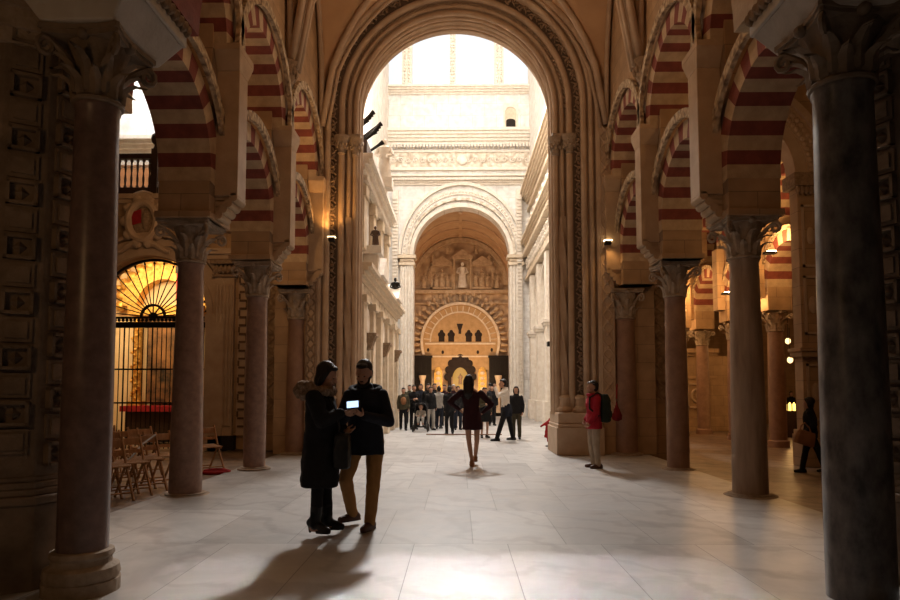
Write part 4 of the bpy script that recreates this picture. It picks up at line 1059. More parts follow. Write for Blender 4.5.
# frontal arcade across the aisle further back and the end wall with medallions
YX = 24.5
for i,cx in enumerate((6.6,)):
    for tier, zc in enumerate((4.4,6.3)):
        t = thing('striped_arch', '%s striped arch facing the viewer across the end of the right aisle' % ('lower','upper')[tier], 'arch', (cx,YX,zc), 0, 'striped arches across the right aisle')
        mb = MB(); mb.ring(cx,zc,1.25,1.62,YX-.35,YX+.35,n=51,axis='X',alt=3); mb.build('voussoirs', [M['cream'],M['red']], t)
        mb = MB(); mb.ring(cx,zc,1.62,1.75,YX-.42,YX-.3,n=36,axis='X'); mb.build('hood', M['band'], t)
    for s in (-1,1):
        t = thing('aisle_column', 'column %s of the frontal striped arches in the right aisle' % ('left','right')[s>0], 'column', (cx+s*1.6,YX,-.2), 0, 'columns of the frontal aisle arches')
        x = cx+s*1.6; mb = MB(); mb.lathe([(.3,-.2),(.25,.02),(.25,1.4),(.21,3.2)], (x,YX), 18); mb.build('shaft', M['marble_tan'], t, True)
        capital_mb(x,YX,3.2,.21,.6,.36).build('capital', M['capital'], t, True)
        mb = MB(); mb.box(x-.33,x+.33,YX-.33,YX+.33,3.8,6.4); mb.build('pier_block', M['stone_x'], t)
    mb = MB(); mb.archwall(4.6,9.2,6.3,9.2,cx,1.6,6.3,YX-.3,YX+.3,axis='X'); struct(mb.build('wall_aisle_cross', M['stone_x']))
b = MB(); b.box(4.8,30,33,33.5,-.2,9.2); struct(b.build('wall_aisle_end', M['stone_x']))
b = MB(); b.box(22,22.4,-3,33,-.2,9.2); struct(b.build('wall_aisle_side', M['stone']))
t = thing('medallion_wall', 'low stone chapel wall with round medallions in square panels behind the right columns', 'wall', (8,27.2,-.2))
mb = MB(); mb.box(5.4,11,27,27.4,-.2,2.9); mb.box(5.35,10.55,26.9,27.4,2.9,3.02); mb.box(5.3,10.6,26.8,27.4,3.02,3.2); mb.box(5.35,10.55,26.9,27.4,-.2,.35); mb.box(5.38,10.5,26.94,27.4,1.95,2.05); mb.build('body', M['stone_x'], t, bevel=.01)
for k in range(4):
    x = 6.3+1.15*k; mb = MB()
    for q in ((x-.45,x+.45,.75,.82),(x-.45,x+.45,1.7,1.77),(x-.45,x-.38,.75,1.77),(x+.38,x+.45,.75,1.77)): mb.box(q[0],q[1],26.93,27,q[2],q[3])
    mb.tube([(x+.27*math.cos(a*PI/10),26.97,1.26+.27*math.sin(a*PI/10)) for a in range(20)], .05, 6, closed=True); mb.ell((x,26.98,1.26),(.12,.05,.12),10,6)
    mb.build('medallion', M['gothic'], t, True)
# lamps deep in the aisle (small, warm)
def globe(x, y, z, lab, st=25, r=.12):
    t = thing('hanging_lamp', lab, 'lamp', (x,y,z), 0, 'lamps in the right aisle')
    mb = MB(); mb.ell((x,y,z),(r,r,r*1.2),12,8); mb.build('shade', emis('lamp_glow',(1,.6,.25,1),st), t, True)
    mb = MB(); mb.tube([(x,y,z+r),(x,y,9.2 if z>3 else z+1.2)], .012, 5); mb.lathe([(r*.5,z+r),(r*.3,z+r*1.6)], (x,y), 8); mb.build('cord', M['iron'], t)
    return t
globe(12.75,25.5,3.4,'upper of two small warm hanging lamps far off above the woman with the tan bag', 3, .10)
globe(12.2,24.3,2.6,'lower of two small warm hanging lamps far off above the woman with the tan bag', 3, .10)
globe(12.4,26,2.0,'glowing yellow lamp close to the floor far down the right aisle', 3, .16)
for (x,y,z,lab) in ((8.55,17.95,5.3,'bright spotlight fixed on the lamplit arcade just left of the near dark column'),(8.55,20.85,4.6,'bright spotlight on the lamplit arcade seen beside the tan streaked column'),(8.6,19.4,3.95,'low spotlight washing the lamplit arcade from a column capital')):
    t = thing('spotlight', lab, 'lamp', (x,y,z), 0, 'spotlights of the lamplit arcade')
    mb = MB(); mb.box(x-.2,x+.12,y-.1,y+.1,z-.06,z); mb.build('housing', M['iron'], t)
    mb = MB(); mb.box(x-.11,x+.11,y-.09,y+.09,z,z+.03); mb.build('lens', emis('spot_lens',(1,.7,.35,1),25), t)
# votive glow table far off
t = thing('candle_stand', 'low stand of yellow candle lights far down the right aisle', 'candle stand', (11.3,23.5,-.2))
mb = MB(); mb.box(11.0,11.9,23.3,23.6,-.2,.75); mb.build('table', M['wood_dark'], t)
for k in range(6):
    mb = MB(); mb.lathe([(.05,.75),(.05,.98),(.01,1.05)], (11.08+.15*k,23.4), 8); mb.build('candle', emis('candle_glow',(1,.6,.12,1),3.5), t)
# ------------------------------------------------------------------ people
def cloth(name, c, rough=.85, var=.7): return mat(name, c+(1,), tuple(x*var for x in c)+(1,), rough, 6, 4, bump=.25, bscale=14, spec=.2)
SKIN = mat('skin', lin(.46,.26,.17), lin(.40,.21,.135), .55, 5, bump=.03)
HAIR = mat('dark_hair', lin(.02,.013,.01), lin(.01,.007,.006), .55, 20, bump=.4, bscale=60, stretch=(1,1,.2))
GREYHAIR = mat('grey_hair', lin(.45,.43,.40), None, .7, 20, bump=.4, bscale=60)
BLACK = cloth('black_cloth', (.014,.013,.014)); NAVY = cloth('navy_cloth', (.016,.018,.028)); SHOE = mat('brown_leather', lin(.10,.045,.03), None, .5, 8)
BLACKSHOE = mat('black_leather', lin(.012,.011,.011), None, .4, 8)
MUST = cloth('mustard_cotton', (.37,.185,.06), var=.8); MAROON = cloth('maroon_knit', (.035,.009,.012)); WHITE = cloth('white_cotton', (.72,.66,.58), var=.85)
RED = cloth('red_jacket_cloth', (.40,.018,.035)); BEIGE = cloth('beige_cotton', (.48,.38,.28)); GREEN = cloth('dark_green_canvas', (.022,.032,.022)); DENIM = cloth('dark_denim', (.022,.026,.04))
FUR = mat('beige_fur', lin(.34,.23,.15), lin(.13,.08,.05), .95, 30, bump=1, bscale=50); TAN = cloth('tan_leather', (.32,.15,.07)); PALE = cloth('pale_grey_cloth', (.42,.39,.35)); OLIVE = cloth('olive_cloth', (.07,.06,.035)); EYE = mat('eye', lin(.02,.015,.012), None, .2, 5, bump=0); LIP = mat('lips', lin(.32,.12,.09), None, .5, 5, bump=0)

def V(*a): return Vector(a)
def stand(h, fw=0):
    """relaxed standing joints; fw = heading (0 faces the camera, i.e. -Y); returns dict in local coordinates"""
    k = h/1.75; R = Matrix.Rotation(fw,3,'Z'); J = {}
    def S(n,x,y,z): J[n] = R @ V(x*k,y*k,z*k)
    S('pelvis',0,0,.95); S('waist',0,0,1.10); S('chest',0,-.01,1.30); S('neck',0,0,1.49); S('head',0,-.03,1.635)
    for s,n in ((-1,'R'),(1,'L')):
        S('sh'+n,s*.165,0,1.41); S('el'+n,s*.225,.03,1.13); S('wr'+n,s*.225,-.06,.90)
        S('hip'+n,s*.092,0,.92); S('kn'+n,s*.10,-.01,.50); S('an'+n,s*.10,.03,.08)
        J['toe'+n] = R @ V(s*.2,-1,0)
    J['k'] = k; J['fw'] = fw; J['pitch'] = 0; J['hyaw'] = fw; J['fwd'] = R @ V(0,-1,0); J['side'] = R @ V(1,0,0)
    return J
def ering(c, rx, ry, side, fwd, n=20, wob=0, ph=0):
    return [tuple(c + side*(rx*math.cos(2*PI*i/n)*(1+wob*math.sin(5*2*PI*i/n+ph))) + fwd*(ry*math.sin(2*PI*i/n)*(1+wob*math.sin(4*2*PI*i/n+ph)))) for i in range(n)]
def headM(J): return Matrix.Translation(J['head']) @ Matrix.Rotation(J['hyaw'],4,'Z') @ Matrix.Rotation(J['pitch'],4,'X') @ Matrix.Scale(J['k']*1.07,4)
def hand(mb, wr, d, pn, k, curl=.5, fine=True):
    """palm with four unequal curled fingers and a side thumb; d = pointing direction, pn = palm normal"""
    d = d.normalized(); pn = (pn - d*pn.dot(d)).normalized(); sd = d.cross(pn)
    rot = Matrix((sd,d,pn)).transposed().to_4x4().to_euler()
    mb.ell(wr+d*.05*k, (.042*k,.056*k,.017*k), 10, 7, rot=rot)
    fr = .0095*k if fine else .012*k
    for i,(o,l) in enumerate(((-.030,.066),(-.010,.078),(.010,.072),(.028,.056))):
        p = wr+d*.09*k+sd*o*k; pts = [p-d*.02*k]; a = .15
        for q in (.45,.32,.25):
            a += curl; pts.append(pts[-1]+(d*math.cos(a)+pn*math.sin(a))*l*q*k*1.25)
        mb.limb(pts, [fr*1.05,fr,fr*.92,fr*.8], 6)
    p = wr+d*.03*k-sd*.034*k
    mb.limb([p, p+(d*.55-sd*.8+pn*.3).normalized()*.036*k, p+(d*.62-sd*.62+pn*.5).normalized()*.066*k], [fr*1.25,fr*1.1,fr*.9], 6)
def body(root, J, voxel=.014, face=True, handspec=None, curl=.45, fine=False):
    k = J['k']; mb = MB(); f, sd = J['fwd'], J['side']
    mb.loft([ering(J['pelvis']-V(0,0,.10*k),.12*k,.085*k,sd,f), ering(J['pelvis'],.155*k,.105*k,sd,f), ering(J['waist'],.128*k,.09*k,sd,f), ering(J['chest'],.158*k,.105*k,sd,f), ering(J['chest']+V(0,0,.11*k),.15*k,.085*k,sd,f), ering(J['neck'],.06*k,.055*k,sd,f)])
    mb.limb([J['neck']-V(0,0,.03*k), J['head']-V(0,0,.05*k)], [.058*k,.052*k])
    for n in 'RL':
        mb.limb([J['sh'+n],J['el'+n],J['wr'+n]], [.056*k,.041*k,.028*k])
        mb.limb([J['hip'+n],J['kn'+n],J['kn'+n].lerp(J['an'+n],.3),J['an'+n]], [.075*k,.05*k,.047*k,.034*k])
        t = J['toe'+n].normalized(); a = J['an'+n]
        mb.limb([a-V(0,0,.035*k)-t*.03*k, a-V(0,0,.045*k)+t*.13*k], [.036*k,.026*k], 8)
        d, pn = (handspec or {}).get(n, (J['wr'+n]-J['el'+n], -sd if n=='L' else sd))
        hand(mb, J['wr'+n], d, pn, k, curl, fine)
    mb.M = headM(J)
    mb.ell((0,.012,.022),(.074,.093,.094),16,12); mb.ell((0,-.028,-.045),(.052,.06,.068),12,9); mb.ell((0,-.058,-.088),(.03,.03,.026),8,6)
    mb.ell((0,-.078,.012),(.052,.018,.012),8,5)
    mb.limb([(0,-.083,.012),(0,-.104,-.026)],[.009,.014],8); mb.ell((0,-.088,-.031),(.019,.013,.01),8,5)
    for s in (-1,1): mb.ell((s*.074,.008,-.006),(.012,.02,.032),8,6); mb.ell((s*.038,-.066,-.03),(.022,.02,.022),8,6)
    mb.M = Matrix.Identity(4)
    o = fuse(mb, 'body', SKIN, root, voxel, 3)
    if face:
        H = headM(J)
        for s in (-1,1):
            mb = MB(); mb.M = H; mb.ell((s*.030,-.081,.0),(.010,.006,.005),8,6); mb.build('eye', EYE, o, True, loc=(0,0,0))
        mb = MB(); mb.M = H; mb.ell((0,-.087,-.058),(.022,.008,.007),10,6); mb.build('mouth', LIP, o, True, loc=(0,0,0))
    return o
def hair(root, J, m=HAIR, long=0, voxel=.012, bob=False, cap=0):
    k = J['k']; mb = MB(); mb.M = headM(J)
    mb.ell((0,.036,.045),(.081+cap,.094+cap,.09+cap),16,12); mb.ell((0,.05,-.01),(.08+cap,.07,.085),14,10)
    mb.ell((0,-.032,.092),(.060,.045,.026),10,7)
    if bob or long:
        for s in (-1,1): mb.limb([(s*.066,.0,.03),(s*.075,.012,-.05),(s*.062,.02,-.10)],[.032,.032,.022],8)
        mb.ell((0,.055,-.06),(.078,.06,.075),12,8)
    if long:
        mb.limb([(0,.06,-.05),(0,.085,-.05-long*.5),(0,.08,-.05-long)],[.075,.085,.035],12)
        for s in (-1,1): mb.limb([(s*.05,.05,-.05),(s*.06,.07,-.05-long*.8)],[.05,.03],8)
    mb.M = Matrix.Identity(4)
    return fuse(mb, 'hair', m, root, voxel, 3)
def trousers(root, J, m, voxel=.014, wide=1.0, name='trousers', hem=.05):
    k = J['k']; mb = MB(); f, sd = J['fwd'], J['side']
    mb.loft([ering(J['pelvis']-V(0,0,.13*k),.12*k,.10*k,sd,f), ering(J['pelvis']-V(0,0,.03*k),.178*k,.125*k,sd,f), ering(J['waist']-V(0,0,.02*k),.150*k,.108*k,sd,f)])
    for n in 'RL':
        e = J['an'+n]+V(0,0,hem*k-.05*k)
        mb.limb([J['hip'+n],J['kn'+n],J['kn'+n].lerp(e,.5),e], [.102*k*wide,.074*k*wide,.068*k*wide,.060*k*wide])
    return fuse(mb, name, m, root, voxel, 4, .012, .09)
def top(root, J, m, voxel=.014, hem=-.06, bulk=1.0, name='jacket', flare=1.0, sleeve=.93, collar=True):
    """torso garment with sleeves; hem = metres below (negative) pelvis"""
    k = J['k']; mb = MB(); f, sd = J['fwd'], J['side']; b = bulk
    hz = J['pelvis']+V(0,0,hem*k)
    mb.loft([ering(hz,.182*k*b*flare,.135*k*b*flare,sd,f,24,.03), ering(J['pelvis']+V(0,0,.03*k),.18*k*b,.13*k*b,sd,f,24,.02,1), ering(J['waist'],.162*k*b,.12*k*b,sd,f,24), ering(J['chest'],.182*k*b,.135*k*b,sd,f,24), ering(J['chest']+V(0,0,.09*k),.165*k*b,.115*k*b,sd,f,24), ering(J['chest']+V(0,0,.14*k),.125*k*b,.10*k*b,sd,f,24), ering(J['neck']-V(0,0,.015*k),.085*k,.08*k,sd,f,24)])
    if collar: mb.loft([ering(J['neck']-V(0,0,.05*k),.095*k,.09*k,sd,f), ering(J['neck']+V(0,0,.03*k),.078*k,.078*k,sd,f)])
    for n in 'RL':
        w = J['el'+n].lerp(J['wr'+n], sleeve)
        mb.limb([J['sh'+n]-V(0,0,.01*k),J['el'+n],w], [.066*k*b,.056*k*b,.046*k*b])
    return fuse(mb, name, m, root, voxel, 4, .014*b, .1)
def shoes(root, J, m, name='shoe', boot=0, heel=0, voxel=.01):
    k = J['k']
    for n in 'RL':
        mb = MB(); a = J['an'+n]; t = J['toe'+n].normalized(); z = a.z
        g = V(a.x,a.y,max(.0,z-.08*k)); ps = g+V(0,0,.045*k)
        mb.limb([ps-t*.055*k+V(0,0,heel), ps+t*.04*k+V(0,0,heel*.5), ps+t*.15*k-V(0,0,.012*k)], [.046*k,.044*k,.034*k], 10)
        mb.limb([a, ps-t*.03*k+V(0,0,.02+heel)], [.05*k,.05*k], 10)
        if boot: mb.limb([a+(J['kn'+n]-a).normalized()*boot, a], [.062*k,.056*k], 12)
        if heel: mb.limb([ps-t*.06*k+V(0,0,heel), g-t*.06*k+V(0,0,.012)], [.028,.016], 8)
        sd = V(-t.y,t.x,0)
        mb.loft([[tuple(g+t*u*k+sd*v*k+V(0,0,zz)) for u,v in ((-.095,-.03),(-.1,0),(-.095,.03),(.05,.045),(.15,.035),(.185,0),(.15,-.035),(.05,-.045))] for zz in (.0 if not heel else .0,.02)] if not heel else [[tuple(g+t*u*k+sd*v*k+V(0,0,zz)) for u,v in ((.02,.03),(.10,.04),(.17,.02),(.17,-.02),(.10,-.04),(.02,-.03))] for zz in (0,.025)])
        fuse(mb, name, m, root, voxel, 2)
def person(label, x, y, z=0, group=None): return thing('person', label, 'person', (x,y,z), 0, group)

# --- the man showing a lit device
p = person('dark-bearded man in navy jacket and mustard trousers looking down at a glowing device', -1.12, 6.9)
J = stand(1.76, -.12)
J.update(hipL=V(.11,0,.92), knL=V(.10,-.04,.50), anL=V(.06,.0,.08), hipR=V(-.08,.0,.92), knR=V(-.19,-.05,.53), anR=V(-.165,.26,.12),
         toeL=V(-.35,-1,0), toeR=V(-.75,-.7,0), shL=V(.18,-.02,1.41), shR=V(-.16,-.03,1.405), elL=V(.265,-.10,1.13), elR=V(-.235,-.15,1.13), wrL=V(.035,-.315,1.20), wrR=V(-.145,-.33,1.20))
J['head'] = V(-.005,-.07,1.635); J['hyaw'] = -.18; J['pitch'] = .42
body(p, J, .0075, True, {'L':(V(-.75,-.45,.35),V(-.3,.2,1)), 'R':(V(.55,-.55,.4),V(.3,.2,1))}, .42, True)
hair(p, J, HAIR, voxel=.009)
mb = MB(); mb.M = headM(J)
for s in (-1,1): mb.limb([(s*.060,-.01,-.04),(s*.048,-.045,-.082),(s*.02,-.078,-.10)],[.010,.017,.018],8)
mb.ell((0,-.080,-.098),(.026,.020,.022),8,6); mb.ell((0,-.094,-.045),(.026,.010,.007),8,5)
mb.M = Matrix.Identity(4); fuse(mb, 'beard', HAIR, p, .007, 2)
trousers(p, J, MUST, .012)
top(p, J, NAVY, .011, -.17, 1.12, 'jacket', 1.04)
mb = MB(); mb.tube([J['neck']+V(.15*math.cos(a),.02+.11*math.sin(a),-.035+.035*math.sin(a)) for a in [PI*2*i/18 for i in range(18)]], .042, 8, closed=True)
mb.ell(J['neck']+V(0,.13,-.08),(.14,.07,.10),12,8); fuse(mb, 'hood', NAVY, p, .011, 3, .012, .06)
shoes(p, J, SHOE, 'shoe', voxel=.009)
d = thing('lit_device', 'small handheld device with bright bluish white screen in the bearded man\'s hands', 'device', (-1.18,6.50,1.31))
Rm = Matrix.Translation((-1.18,6.47,1.315)) @ Matrix.Rotation(-.06,4,'Z') @ Matrix.Rotation(-.32,4,'X') @ Matrix.Rotation(-.1,4,'Y')
mb = MB(); mb.M = Rm; mb.box(-.072,.072,-.008,.012,-.044,.044); mb.build('casing', BLACKSHOE, d, bevel=.004)
mb = MB(); mb.M = Rm; mb.box(-.058,.058,-.0105,-.008,-.033,.033); mb.build('screen', emis('device_screen',(.5,.72,1,1),1.7), d)

# --- the woman in the long fur-hooded coat (faces right)
p = person('woman in long black coat with beige fur hood, black leggings and heeled boots', -1.53, 6.58)
J = stand(1.70, PI/2-.15)
for n in ('pelvis','waist','chest','neck','head','shL','shR','hipL','hipR','knL','knR','anL','anR'): J[n] = J[n]+V(0,0,.035)
J['anL'] = V(.07,.09,.125); J['anR'] = V(-.02,-.06,.125); J['knL']=V(.05,.08,.52); J['knR']=V(.0,-.06,.52); J['toeL']=V(1,.05,0); J['toeR']=V(.95,-.35,0)
J['elR'] = V(.06,-.20,1.16); J['wrR'] = V(.24,-.08,1.235); J['elL']=V(.07,.20,1.14); J['wrL']=V(.22,.10,1.06)
J['head'] = J['head']+V(.045,0,-.02); J['pitch']=.38; J['hyaw']=PI/2-.22
body(p, J, .0075, True, {'R':(V(1,.1,.12),V(0,.3,1)), 'L':(V(1,-.2,-.3),V(0,-.5,.8))}, .4, True)
hair(p, J, HAIR, voxel=.009, bob=True, cap=.006)
trousers(p, J, BLACK, .012, .92, 'leggings')
shoes(p, J, BLACKSHOE, 'boot', boot=.17, heel=.055, voxel=.008)
mb = MB(); sd, f = J['side'], J['fwd']; c0 = V(.01,0,0)
mb.loft([ering(c0+V(.0,0,.50),.20,.185,sd,f,28,.035), ering(c0+V(0,0,.58),.215,.20,sd,f,28,.035,1), ering(c0+V(0,0,.75),.20,.185,sd,f,28,.03,2), ering(c0+V(.01,0,1.0),.19,.168,sd,f,28,.02,3), ering(c0+V(.01,0,1.2),.195,.16,sd,f,28,.02), ering(c0+V(0,0,1.36),.20,.135,sd,f,28), ering(J['neck'],.09,.085,sd,f,28)])
for n in 'RL': mb.limb([J['sh'+n]-V(0,0,.01), J['el'+n], J['el'+n].lerp(J['wr'+n],.9)], [.085,.075,.056])
fuse(mb, 'coat', BLACK, p, .011, 4, .03, .12)
mb = MB(); c = J['neck']
mb.tube([c+V(-.035+.15*math.cos(a),.145*math.sin(a),-.035-.0*math.cos(a)+.05*(math.cos(a)<-.3)) for a in [PI*2*i/20 for i in range(20)]], .055, 10, closed=True)
mb.ell(c+V(-.15,0,-.03),(.12,.14,.10),12,8); mb.ell(c+V(-.08,-.06,-.06),(.14,.12,.06),12,8)
fuse(mb, 'fur_hood', FUR, p, .010, 2, .03, .025)
b_ = thing('handbag', 'black shoulder bag hanging at the front of the fur-hooded woman\'s coat', 'bag', (-1.29,6.50,.70))
mb = MB(); mb.M = Matrix.Translation((-1.285,6.50,.86)); mb.loft([[(x*q,y*q,z) for x,y in ((-.075,-.09),(.075,-.09),(.09,0),(.075,.09),(-.075,.09),(-.09,0))] for z,q in ((-.18,.7),(-.16,.95),(0,1),(.14,.9),(.17,.7))])
fuse(mb, 'pouch', BLACKSHOE, b_, .01, 3, .01, .05, (-b_.location[0],-b_.location[1],-b_.location[2]))
mb = MB(); mb.tube([(-1.32,6.50,1.0),(-1.31,6.47,1.1),(-1.34,6.45,1.25),(-1.40,6.44,1.38)], .010, 6); mb.build('strap', BLACKSHOE, b_, True)

# --- woman seen from behind, hands on hips
p = person('woman from behind in dark maroon dress, long dark hair, hands on hips, mid-stride', .13, 12.70)
J = stand(1.76, PI-.05)
J.update(hipL=V(-.085,0,.93), knL=V(-.06,-.02,.51), anL=V(0,-.05,.082), hipR=V(.10,0,.93), knR=V(.10,.05,.50), anR=V(.07,.16,.15), toeL=V(-.1,1,0), toeR=V(.1,1,0),
         shL=V(-.20,0,1.42), shR=V(.175,0,1.40), elL=V(-.43,-.02,1.24), elR=V(.385,-.02,1.19), wrL=V(-.23,.08,1.08), wrR=V(.205,.05,1.02))
J['head'] = V(-.06,.02,1.63)
body(p, J, .012, False)
hair(p, J, HAIR, long=.30)
mb = MB(); sd, f = V(1,0,0), V(0,1,0)
mb.loft([ering(V(.015,0,.70),.20,.155,sd,f,24,.03), ering(V(.01,0,.85),.195,.15,sd,f,24,.02), ering(V(0,0,1.0),.18,.135,sd,f,24), ering(V(-.01,0,1.13),.15,.115,sd,f,24), ering(V(-.015,0,1.30),.172,.12,sd,f,24), ering(V(-.015,0,1.41),.165,.095,sd,f,24), ering(V(-.02,0,1.47),.075,.07,sd,f,24)])
for n in 'LR': mb.limb([J['sh'+n],J['el'+n],J['el'+n].lerp(J['wr'+n],.9)], [.072,.055,.042])
fuse(mb, 'dress', MAROON, p, .012, 4, .016, .09)
shoes(p, J, TAN, 'shoe')

# --- photographer in white shirt, sideways
p = person('man in white shirt and dark trousers raising a camera to his face, seen sideways', 1.24, 19.05)
J = stand(1.80, -PI/2+.15)
J.update(hipL=V(.02,-.08,.93), knL=V(-.12,-.09,.52), anL=V(-.26,-.09,.08), hipR=V(.05,.08,.93), knR=V(.14,.1,.52), anR=V(.22,.12,.10), toeL=V(-1,-.1,0), toeR=V(-1,.1,0),
         elL=V(-.22,-.20,1.30), wrL=V(-.30,-.08,1.56), elR=V(-.20,.18,1.30), wrR=V(-.30,.06,1.56))
J['head'] = V(-.08,0,1.66)
body(p, J, .014, False); hair(p, J, HAIR, voxel=.014)
top(p, J, WHITE, .015, .0, .98, 'shirt'); trousers(p, J, BLACK, .015); shoes(p, J, BLACKSHOE)
mb = MB(); sd, f = J['side'], J['fwd']
mb.loft([ering(V(.04,0,.72),.18,.15,sd,f,24,.06), ering(V(.03,0,.85),.205,.165,sd,f,24,.05), ering(V(.02,0,1.02),.185,.15,sd,f,24,.03), ering(V(.02,0,1.08),.16,.13,sd,f,24)])
fuse(mb, 'tied_jacket', NAVY, p, .015, 3, .03, .08)
c_ = thing('photo_camera', 'small black camera held at the face of the man in the white shirt', 'camera', (.86,19.03,1.62))
mb = MB(); mb.box(.82,.88,18.95,19.10,1.59,1.69); mb.tube([(.83,19.03,1.64),(.75,19.03,1.64)], .04, 12); mb.build('camera_body', BLACKSHOE, c_)

# --- walker in red jacket
p = person('person in red jacket and beige trousers, sunglasses pushed up on short dark hair', 2.44, 12.42)
J = stand(1.63, -PI/2+.25)
J['toeL']=V(-1,-.25,0); J['toeR']=V(-1,.1,0)
J['elR']=V(-.02,.18,1.06); J['wrR']=V(-.13,.14,.9); J['elL']=V(.0,-.23,1.05); J['wrL']=V(-.12,-.2,.86)
body(p, J, .012, True); hair(p, J, HAIR)
top(p, J, RED, .013, -.16, 1.12, 'jacket'); trousers(p, J, BEIGE, .013, 1.0); shoes(p, J, SHOE)
mb = MB(); mb.tube([J['neck']+V(.11*math.cos(a),.11*math.sin(a),-.01) for a in [PI*2*i/16 for i in range(16)]], .034, 8, closed=True); fuse(mb,'collar',RED,p,.012,3)
mb = MB(); mb.M = headM(J)
for s in (-1,1): mb.ell((s*.034,-.066,.085),(.03,.014,.022),10,6,rot=Euler((-.6,0,0))); mb.tube([(s*.06,-.06,.085),(s*.082,.02,.06)],.005,6)
mb.build('sunglasses', mat('sunglass_lens', lin(.25,.25,.27), None, .15, 5, bump=0), p, True, loc=(0,0,0))
k_ = thing('backpack', 'dark green backpack worn by the person in the red jacket', 'backpack', (2.66,12.42,.9))
mb = MB(); mb.M = Matrix.Translation((2.62,12.37,1.12)) @ Matrix.Rotation(.25,4,'Z')
mb.loft([[(x*q,y*q,z) for x,y in ((-.09,-.15),(.03,-.16),(.10,-.09),(.10,.09),(.03,.16),(-.09,.15))] for z,q in ((-.26,.75),(-.23,.98),(0,1.04),(.18,.95),(.27,.6))])
mb.ell((.09,0,-.1),(.06,.11,.11),10,8)
fuse(mb, 'pack', GREEN, k_, .012, 3, .012, .06, (-2.66,-12.42,-.9))
for s in (-1,1):
    mb = MB(); mb.tube([(2.60,12.40+s*.1,1.36),(2.48,12.42+s*.13,1.42),(2.34,12.42+s*.12,1.32),(2.33,12.42+s*.14,1.12),(2.5,12.42+s*.19,.98)], .016, 6); mb.build('strap', GREEN, k_, True)

# --- woman with the tan bag in the right aisle
p = person('dark-haired woman in black clothes walking in the right aisle carrying a tan bag', 6.98, 13.3, -.2)
J = stand(1.50, -PI/2-.5)
J.update(knL=V(-.06,.1,.44), anL=V(-.14,.1,.07), knR=V(.10,-.09,.44), anR=V(.22,-.08,.10), toeL=V(-1,.3,0), toeR=V(-1,.2,0))
J['elL']=V(-.02,-.2,.98); J['wrL']=V(-.16,-.18,.86)
body(p, J, .013, True); hair(p, J, HAIR, bob=True, cap=.012)
top(p, J, BLACK, .014, -.12, 1.15, 'jacket'); trousers(p, J, BLACK, .014); shoes(p, J, BLACKSHOE)
h_ = thing('handbag', 'tan leather bag on the arm of the black-clad woman in the right aisle', 'bag', (6.74,13.05,.35))
mb = MB(); mb.M = Matrix.Translation((6.74,13.05,.52)) @ Matrix.Rotation(.3,4,'Y')
mb.loft([[(x*q,y*q,z) for x,y in ((-.17,-.07),(.17,-.07),(.19,0),(.17,.07),(-.17,.07),(-.19,0))] for z,q in ((-.14,.95),(-.12,1.04),(0,1),(.12,.88),(.14,.8))])
fuse(mb, 'pouch', TAN, h_, .012, 2, 0, .1, (-6.74,-13.05,-.35))
mb = MB(); mb.tube([(6.64,13.05,.66),(6.68,13.08,.76),(6.76,13.1,.82),(6.84,13.08,.72),(6.86,13.05,.6)], .014, 6); mb.build('handle', TAN, h_, True)

# --- the visitors in the choir
def visitor(label, px, Y, h, fw, mt, mtr, hr=HAIR, long=0, stride=0, bulk=1.05, arm=None, hem=-.1, z=0, pack=None, skirt=None, name='jacket'):
    x = (px-458.4)/650*Y-.13
    p = person(label, x, Y, z, 'visitors gathered in the choir')
    J = stand(h, fw); f = J['fwd']
    if stride:
        for n,s in (('L',1),('R',-1)):
            J['an'+n] = J['an'+n]+f*.17*stride*s+V(0,0,.02 if s<0 else 0); J['kn'+n] = J['kn'+n]+f*.09*stride*s+f*.03
    if arm:
        for n in arm:
            J['el'+n] = J['sh'+n]+V(0,0,-.27)+f*.06; J['wr'+n] = J['el'+n]+f*.22+V(0,0,.06)-J['side']*(.08 if n=='L' else -.08)
    body(p, J, .017, False); hair(p, J, hr, long, .016)
    top(p, J, mt, .017, hem, bulk, name); 
    if skirt:
        mb = MB(); mb.loft([ering(V(0,0,.5),.23,.19,J['side'],f,24,.05), ering(V(0,0,.8),.2,.16,J['side'],f,24,.03), ering(V(0,0,1.05),.16,.13,J['side'],f,24)]); fuse(mb,'skirt',skirt,p,.016,3)
    else: trousers(p, J, mtr, .017)
    shoes(p, J, BLACKSHOE, voxel=.014)
    if pack:
        mb = MB(); c = V(0,0,1.22*J['k'])+f*pack[1]; mb.ell(c,(.11,.09,.15),12,8); fuse(mb,'daypack',pack[0],p,.016,2)
    return p
visitor('visitor in olive jacket walking forward with pale chest pack, leftmost of the choir crowd', 403.5, 24.2, 1.56, .1, OLIVE, BLACK, stride=.7, pack=(TAN,.13))
visitor('man in dark coat pushing the baby stroller', 414, 24.7, 1.66, .25, BLACK, BLACK, arm='LR')
visitor('broad man in black jacket between the stroller and the visitor in the pale top', 428.5, 25.3, 1.72, .0, BLACK, DENIM, bulk=1.15)
visitor('visitor in pale grey top with a dark strap, right of the stroller', 439, 25.0, 1.63, PI-.3, PALE, DENIM, stride=.3, name='sweater')
visitor('dark-clad visitor from behind with legs apart, just left of the maroon dress', 449.5, 21.9, 1.60, PI+.2, BLACK, BLACK, stride=.25, bulk=1.2, arm='L')
visitor('white-haired visitor in dark coat behind the crowd left of the maroon dress', 453.5, 26.0, 1.70, .1, MAROON, BLACK, hr=GREYHAIR)
visitor('visitor in dark skirt standing just right of the woman in the maroon dress', 484.5, 20.3, 1.55, .3, OLIVE, BLACK, skirt=BLACK, arm='R')
visitor('visitor in dark red top and black jacket right of the white-shirted man', 516, 19.8, 1.58, -.25, BLACK, OLIVE, long=.12, pack=(MAROON,.03), bulk=1.08)
